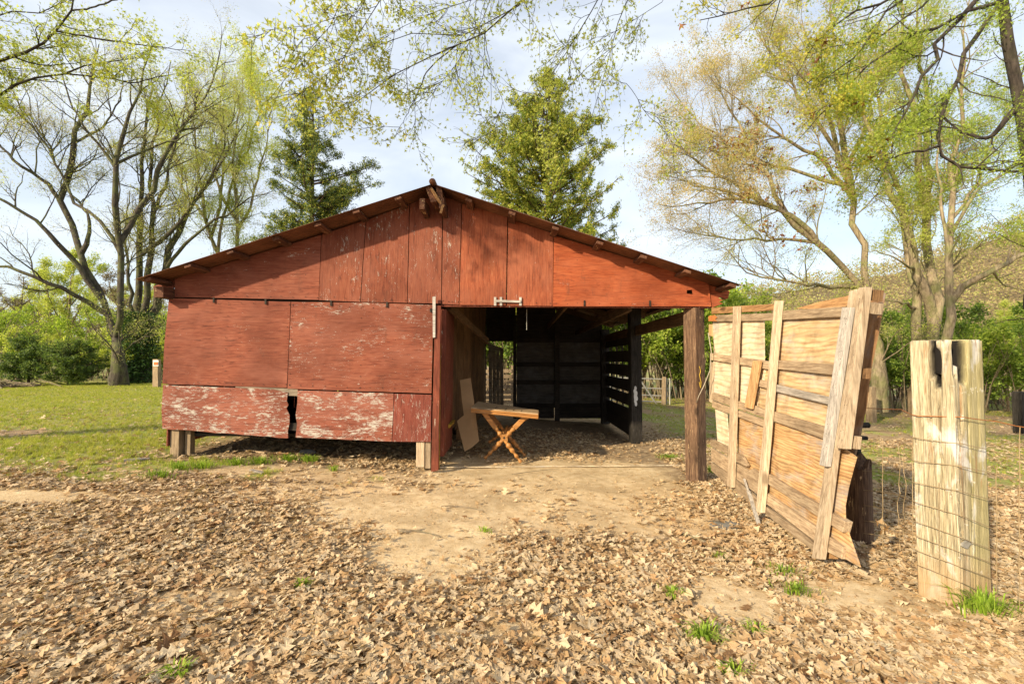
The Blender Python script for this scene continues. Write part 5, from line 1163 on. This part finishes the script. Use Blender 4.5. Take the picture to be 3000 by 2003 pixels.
# cedars
def cedar(name, label, px, pytop, Y, prof, needles, mt1, mt2, seed, branches=150, zbase=None, trunkw=26, upb=.12, group=None, size=.11):
    """prof: list of (py, half-width px left, right)"""
    rng = np.random.default_rng(seed); top = P(px, pytop, Y); z0 = gz(top[0], Y); root = empty(name, (top[0], Y, z0), label, 'tree' if pytop < 900 else 'small tree', group)
    K = 12; tr = resample([(top[0], Y, z0-.1), (top[0]+.05, Y, (z0+top[2])/2), tuple(top)], K)[None]; rr_ = np.linspace(trunkw/2*Y/FPX, .01, K)[None]
    pys = np.array([q[0] for q in prof]); L_ = np.array([q[1] for q in prof]); R_ = np.array([q[2] for q in prof])
    bl, br = [], []
    for k in range(branches):
        py = rng.uniform(pys[0], pys[-1]); a = rng.uniform(0, 2*math.pi); rad = (np.interp(py, pys, R_) if math.cos(a) > 0 else np.interp(py, pys, L_))*Y/FPX*rng.uniform(.45, 1.12)
        z = float(P(px, py, Y)[2]); ts = np.linspace(0, 1, 7); zr_ = z-.18*rad+ts*rad*.35+ts**2*rad*upb
        w = rng.uniform(-.25, .25); bl.append(np.stack([top[0]+np.cos(a+w*ts)*rad*ts, Y+np.sin(a+w*ts)*rad*ts, zr_], 1)); br.append(np.linspace(.035, .006, 7)*(.4+rad*.35))
    B_, Rb = np.array(bl), np.array(br); S_, Rs = sprout(B_, Rb, 5.0, .55, 50, .15, 4, .6, rng, t0=.12)
    woodmesh('trunk', [(tr, rr_, 9), (B_, Rb, 4), (S_, Rs, 3)], M['bark_c'], root)
    c = along(S_, needles, rng, .06, .1); leaves('crown', c[:len(c)*2//3], size, 'nar', mt1, root, rng); leaves('outer_foliage', c[len(c)*2//3:], size, 'nar', mt2, root, rng)
    return root
cedar('cedar_tree', 'dark green open-branched cedar rising behind the left roof slope', 918, 235, 17.0, [(250, 18, 20), (330, 65, 55), (420, 100, 85), (470, 95, 130), (530, 110, 205), (580, 120, 175), (640, 130, 130), (700, 140, 120), (800, 150, 130)], 72000, LF['cedar'], LF['cedar_y'], 51, 140, size=.10)
cedar('cedar_tree', 'tall olive-green conical cedar behind the right roof slope', 1600, 222, 18.5, [(218, 15, 15), (300, 85, 65), (380, 150, 110), (430, 235, 150), (480, 245, 180), (540, 225, 190), (600, 250, 220), (680, 245, 250), (780, 200, 240), (950, 200, 200)], 125000, LF['cedar_y'], LF['deep'], 52, 250, size=.13)
cedar('young_cedar', 'round young cedar at the far left edge of the lawn', 88, 985, 20, [(990, 12, 12), (1030, 40, 42), (1080, 62, 55), (1115, 70, 66)], 16000, LF['cedar'], LF['deep'], 53, 70, trunkw=8, size=.11)
cedar('young_cedar', 'wider bright-tipped young cedar next to the round one', 205, 1000, 20, [(1005, 10, 10), (1040, 60, 62), (1080, 75, 82), (1118, 75, 80)], 16000, LF['cedar'], LF['deep'], 54, 70, trunkw=8, size=.11)

# understory shrubs and background wood
def shrub_proto(name, label, cat, h, w, stems, nl, size, mt, seed, barkm, group, x, y, up=.5):
    rng = np.random.default_rng(seed); lims = []
    for k in range(stems):
        a = rng.uniform(0, 6.283); r = rng.uniform(0, w*.35); e = rng.uniform(.1, 1.0)*w*.5; hh = h*rng.uniform(.6, 1.0)
        pts = [(x+math.cos(a)*r, y+math.sin(a)*r, gz(x, y)-.05), (x+math.cos(a)*(r+e*.3), y+math.sin(a)*(r+e*.3), gz(x, y)+hh*.5), (x+math.cos(a)*(r+e), y+math.sin(a)*(r+e), gz(x, y)+hh)]
        lims.append((resample(pts, 8), np.linspace(.02*h/3, .006, 8)))
    return tree(name, label, lims, [(2.6/math.sqrt(h), h*.28, 45, .15, 5), (4.0/h*1.5, h*.14, 42, .0, 4)], [('foliage', nl, size, 'nar' if size < .1 else 'rh', mt, size, None)], barkm, seed, base=(x, y, 0), cat=cat, group=group, sides=(5, 3, 3, 3))
def copy_tree(root, x, y, rz, s, label=None):
    c = root.copy(); COL.objects.link(c); ox, oy = root.location.x, root.location.y
    c.location = (x, y, gz(x, y)); c.rotation_euler = (0, 0, rz); c.scale = (s, s, s*random.uniform(.9, 1.1))
    if label: c['label'] = label
    for ch in root.children:
        d = ch.copy(); COL.objects.link(d); d.parent = c; d.matrix_parent_inverse = ch.matrix_parent_inverse.copy()
    return c
def wxy(px, Y): return ((px-CX)/FPX*Y, Y)
GL = 'light green bushes along the far edge of the lawn'
GR = 'green brush thicket behind the right fence and barn side'
lab_l = 'light green leafing bush in the hedge of brush left of the barn'
lab_r = 'dense green bush in the thicket right of the barn'
pr = [shrub_proto('bush', lab_l, 'bush', 3.4, 3.2, 16, 5200, .10, LF['green'], 61, M['bark_t'], GL, *wxy(40, 25)),
      shrub_proto('bush', lab_l, 'bush', 2.6, 3.0, 14, 5200, .10, LF['young'], 62, M['bark_t'], GL, *wxy(160, 24))]
names_l = ['leafy bush at the far left edge of the brush, behind the round young cedar', 'tall light bush rising above the wide young cedar', 'yellow-green bush between the wide young cedar and the forked tree', 'low bush just left of the forked tree trunk', 'bright bush directly right of the forked tree trunk', 'bush showing between the ivy-clad trunk and the notice post']
for k, (px, Y, s) in enumerate(((-80, 24, 1.1), (110, 27, 1.2), (240, 25, 1.1), (300, 23.5, .9), (395, 26, 1.25), (455, 24.5, 1.2), (500, 27, 1.3), (330, 28, 1.3), (20, 29, 1.4), (200, 29, 1.3), (560, 26, 1.2), (430, 22.6, .8))):
    copy_tree(pr[k % 2], *wxy(px, Y), random.uniform(0, 6), s, {1: names_l[1], 2: names_l[2], 3: names_l[3], 4: names_l[4], 5: names_l[5]}.get(k))
pr2 = [shrub_proto('bush', lab_r, 'bush', 3.6, 3.0, 20, 8000, .10, LF['deep'], 63, M['bark_t'], GR, *wxy(2650, 17)),
       shrub_proto('bush', lab_r, 'bush', 3.2, 3.0, 18, 7600, .10, LF['green'], 64, M['bark_t'], GR, *wxy(2790, 17.5))]
names_r = {0: 'bush seen between the door leaf edge and the big fence post', 1: 'bush behind the big fence post, below the three-stemmed tree', 2: 'bright bush just right of the big fence post', 3: 'bush at the right edge of the view beyond the lawn', 9: 'tall green bush filling the gap between the two bay posts, behind the metal gate', 8: 'bush behind the right front barn post and the hinge side of the door leaf', 16: 'bush seen through the rear doorway of the barn'}
for k, (px, Y, s) in enumerate(((2560, 18, 1.05), (2720, 18.5, .95), (2870, 16.5, .9), (2950, 17, 1.0), (3060, 16, 1.0), (2440, 19, 1.0), (2330, 20, 1.1), (2220, 20, 1.1), (2120, 20.5, 1.2), (2010, 21, 1.45), (1930, 21.5, 1.5), (1850, 22, 1.5), (1990, 23, 1.6), (1780, 23, 1.5), (1700, 23, 1.4), (2080, 24, 1.7), (1480, 21, 1.4), (1400, 22, 1.5), (1600, 22, 1.3), (1880, 24, 1.8), (2900, 20, 1.3), (3000, 21, 1.3), (1470, 25, 1.9), (2640, 21, 1.2))):
    copy_tree(pr2[k % 2], *wxy(px, Y), random.uniform(0, 6), s, names_r.get(k))
def wood_proto(name, label, h, nl, mt, seed, group, x, y, bk):
    rng = np.random.default_rng(seed); z = gz(x, y); lims = [(resample([(x, y, z-.1), (x+rng.uniform(-.3, .3), y, z+h*.45), (x+rng.uniform(-.6, .6), y, z+h)], 12), np.linspace(.13, .02, 12))]
    for k in range(7):
        t = rng.uniform(.25, .8); a = rng.uniform(0, 6.28); l = h*.32*(1.2-t); b0 = lims[0][0][int(t*11)]
        lims.append((resample([tuple(b0), tuple(b0+np.array([math.cos(a)*l*.5, math.sin(a)*l*.5, l*.5])), tuple(b0+np.array([math.cos(a)*l*.9, math.sin(a)*l*.9, l*1.2]))], 12), np.linspace(.06, .012, 12)))
    return tree(name, label, lims, [(1.3, h*.14, 40, .3, 5), (1.8, h*.07, 40, .15, 4)], [('crown', nl, .17, 'nar', mt, .15, None)], bk, seed, base=(x, y, 0), group=group, sides=(6, 3, 3, 3))
gw = 'thin trees of the background woods'; lw1 = 'thin bare brown tree in the woods behind the lawn and barn'; lw2 = 'thin half-leafed green tree in the background woods'
wp = [wood_proto('woodland_tree', lw1, 7.0, 2600, LF['brown'], 71, gw, *wxy(60, 33), M['bark_t']), wood_proto('woodland_tree', lw2, 8.0, 6500, LF['young'], 72, gw, *wxy(140, 31), M['bark_t'])]
spots = [(x_, random.uniform(29, 44), random.uniform(.75, 1.15)) for x_ in range(-250, 620, 30)] + [(x_, random.uniform(26, 38), random.uniform(.55, .85)) for x_ in range(1380, 3200, 46)]
for k, (px, Y, s) in enumerate(spots): copy_tree(wp[0 if (k % 3) else 1], *wxy(px, Y), random.uniform(0, 6), s)

# distant wooded hill on the right and low wood mass
hx = np.linspace(-260, 330, 120); hy = np.linspace(70, 300, 50); HX, HY = np.meshgrid(hx, hy)
hz = 46*np.exp(-(((HX-215)/85)**2+((HY-170)/60)**2))*1.0 + 13*np.exp(-(((HX-90)/60)**2+((HY-170)/45)**2)) + 6*sst(80, 130, HY) + 2.5*(vnoise(HX, HY, 18, 8)-.5); hz = hz*sst(70, 100, HY)-.6
V = np.stack([HX.ravel(), HY.ravel(), hz.ravel()], 1); i = (np.arange(49)[:, None]*120+np.arange(119)[None]).ravel()
o = npmesh('hill', V, np.stack([i, i+1, i+121, i+120], 1), plain('hill_leaf_floor', (.20, .15, .08), .95, 0, .5, .4), None, True); o['kind'] = 'structure'
rng = np.random.default_rng(9); nf = 230000; x = np.concatenate([rng.uniform(-230, 40, 60000), rng.uniform(40, 300, nf-60000)]); y = rng.uniform(78, 200, nf)
zz = 46*np.exp(-(((x-215)/85)**2+((y-170)/60)**2)) + 13*np.exp(-(((x-90)/60)**2+((y-170)/45)**2)) + 6*sst(80, 130, y); zz = zz*sst(70, 100, y)-.6
cl = vnoise(x, y, 7, 55); k = rng.random(nf) < cl**1.5+.15; x, y, zz, cl = x[k], y[k], zz[k], cl[k]
c = np.stack([x, y, zz+rng.random(len(x))**.7*(3+6*cl)], 1)
wm = leafmat('far_wood_foliage', [(.34, .25, .14), (.42, .31, .17), (.34, .33, .11), (.46, .40, .17), (.34, .38, .10)], .35)
o = leaves('far_woods', c, .62, 'rh', wm, None, rng); o['kind'] = 'stuff'
# brush pile on the far left, leaf-covered undergrowth under the trees
rng = np.random.default_rng(12); bp = MB(); q = P(20, 1128, 18.5)
for k in range(60):
    a = rng.uniform(0, 3.14); c_ = np.array([q[0]+rng.normal(0, .8), 18.5+rng.normal(0, .4), gz(q[0], 18.5)+.05+abs(rng.normal(0, .12))]); l = rng.uniform(.4, 1.1); d_ = np.array([math.cos(a), math.sin(a)*.5, rng.normal(0, .12)])
    bp.tube([c_-d_*l/2, c_+d_*.05, c_+d_*l/2], [.03, .022, .01], 5)
tag(bp.build('brush_pile', M['bark_t']), 'low pile of cut grey branches at the far left edge of the lawn', 'brush pile')
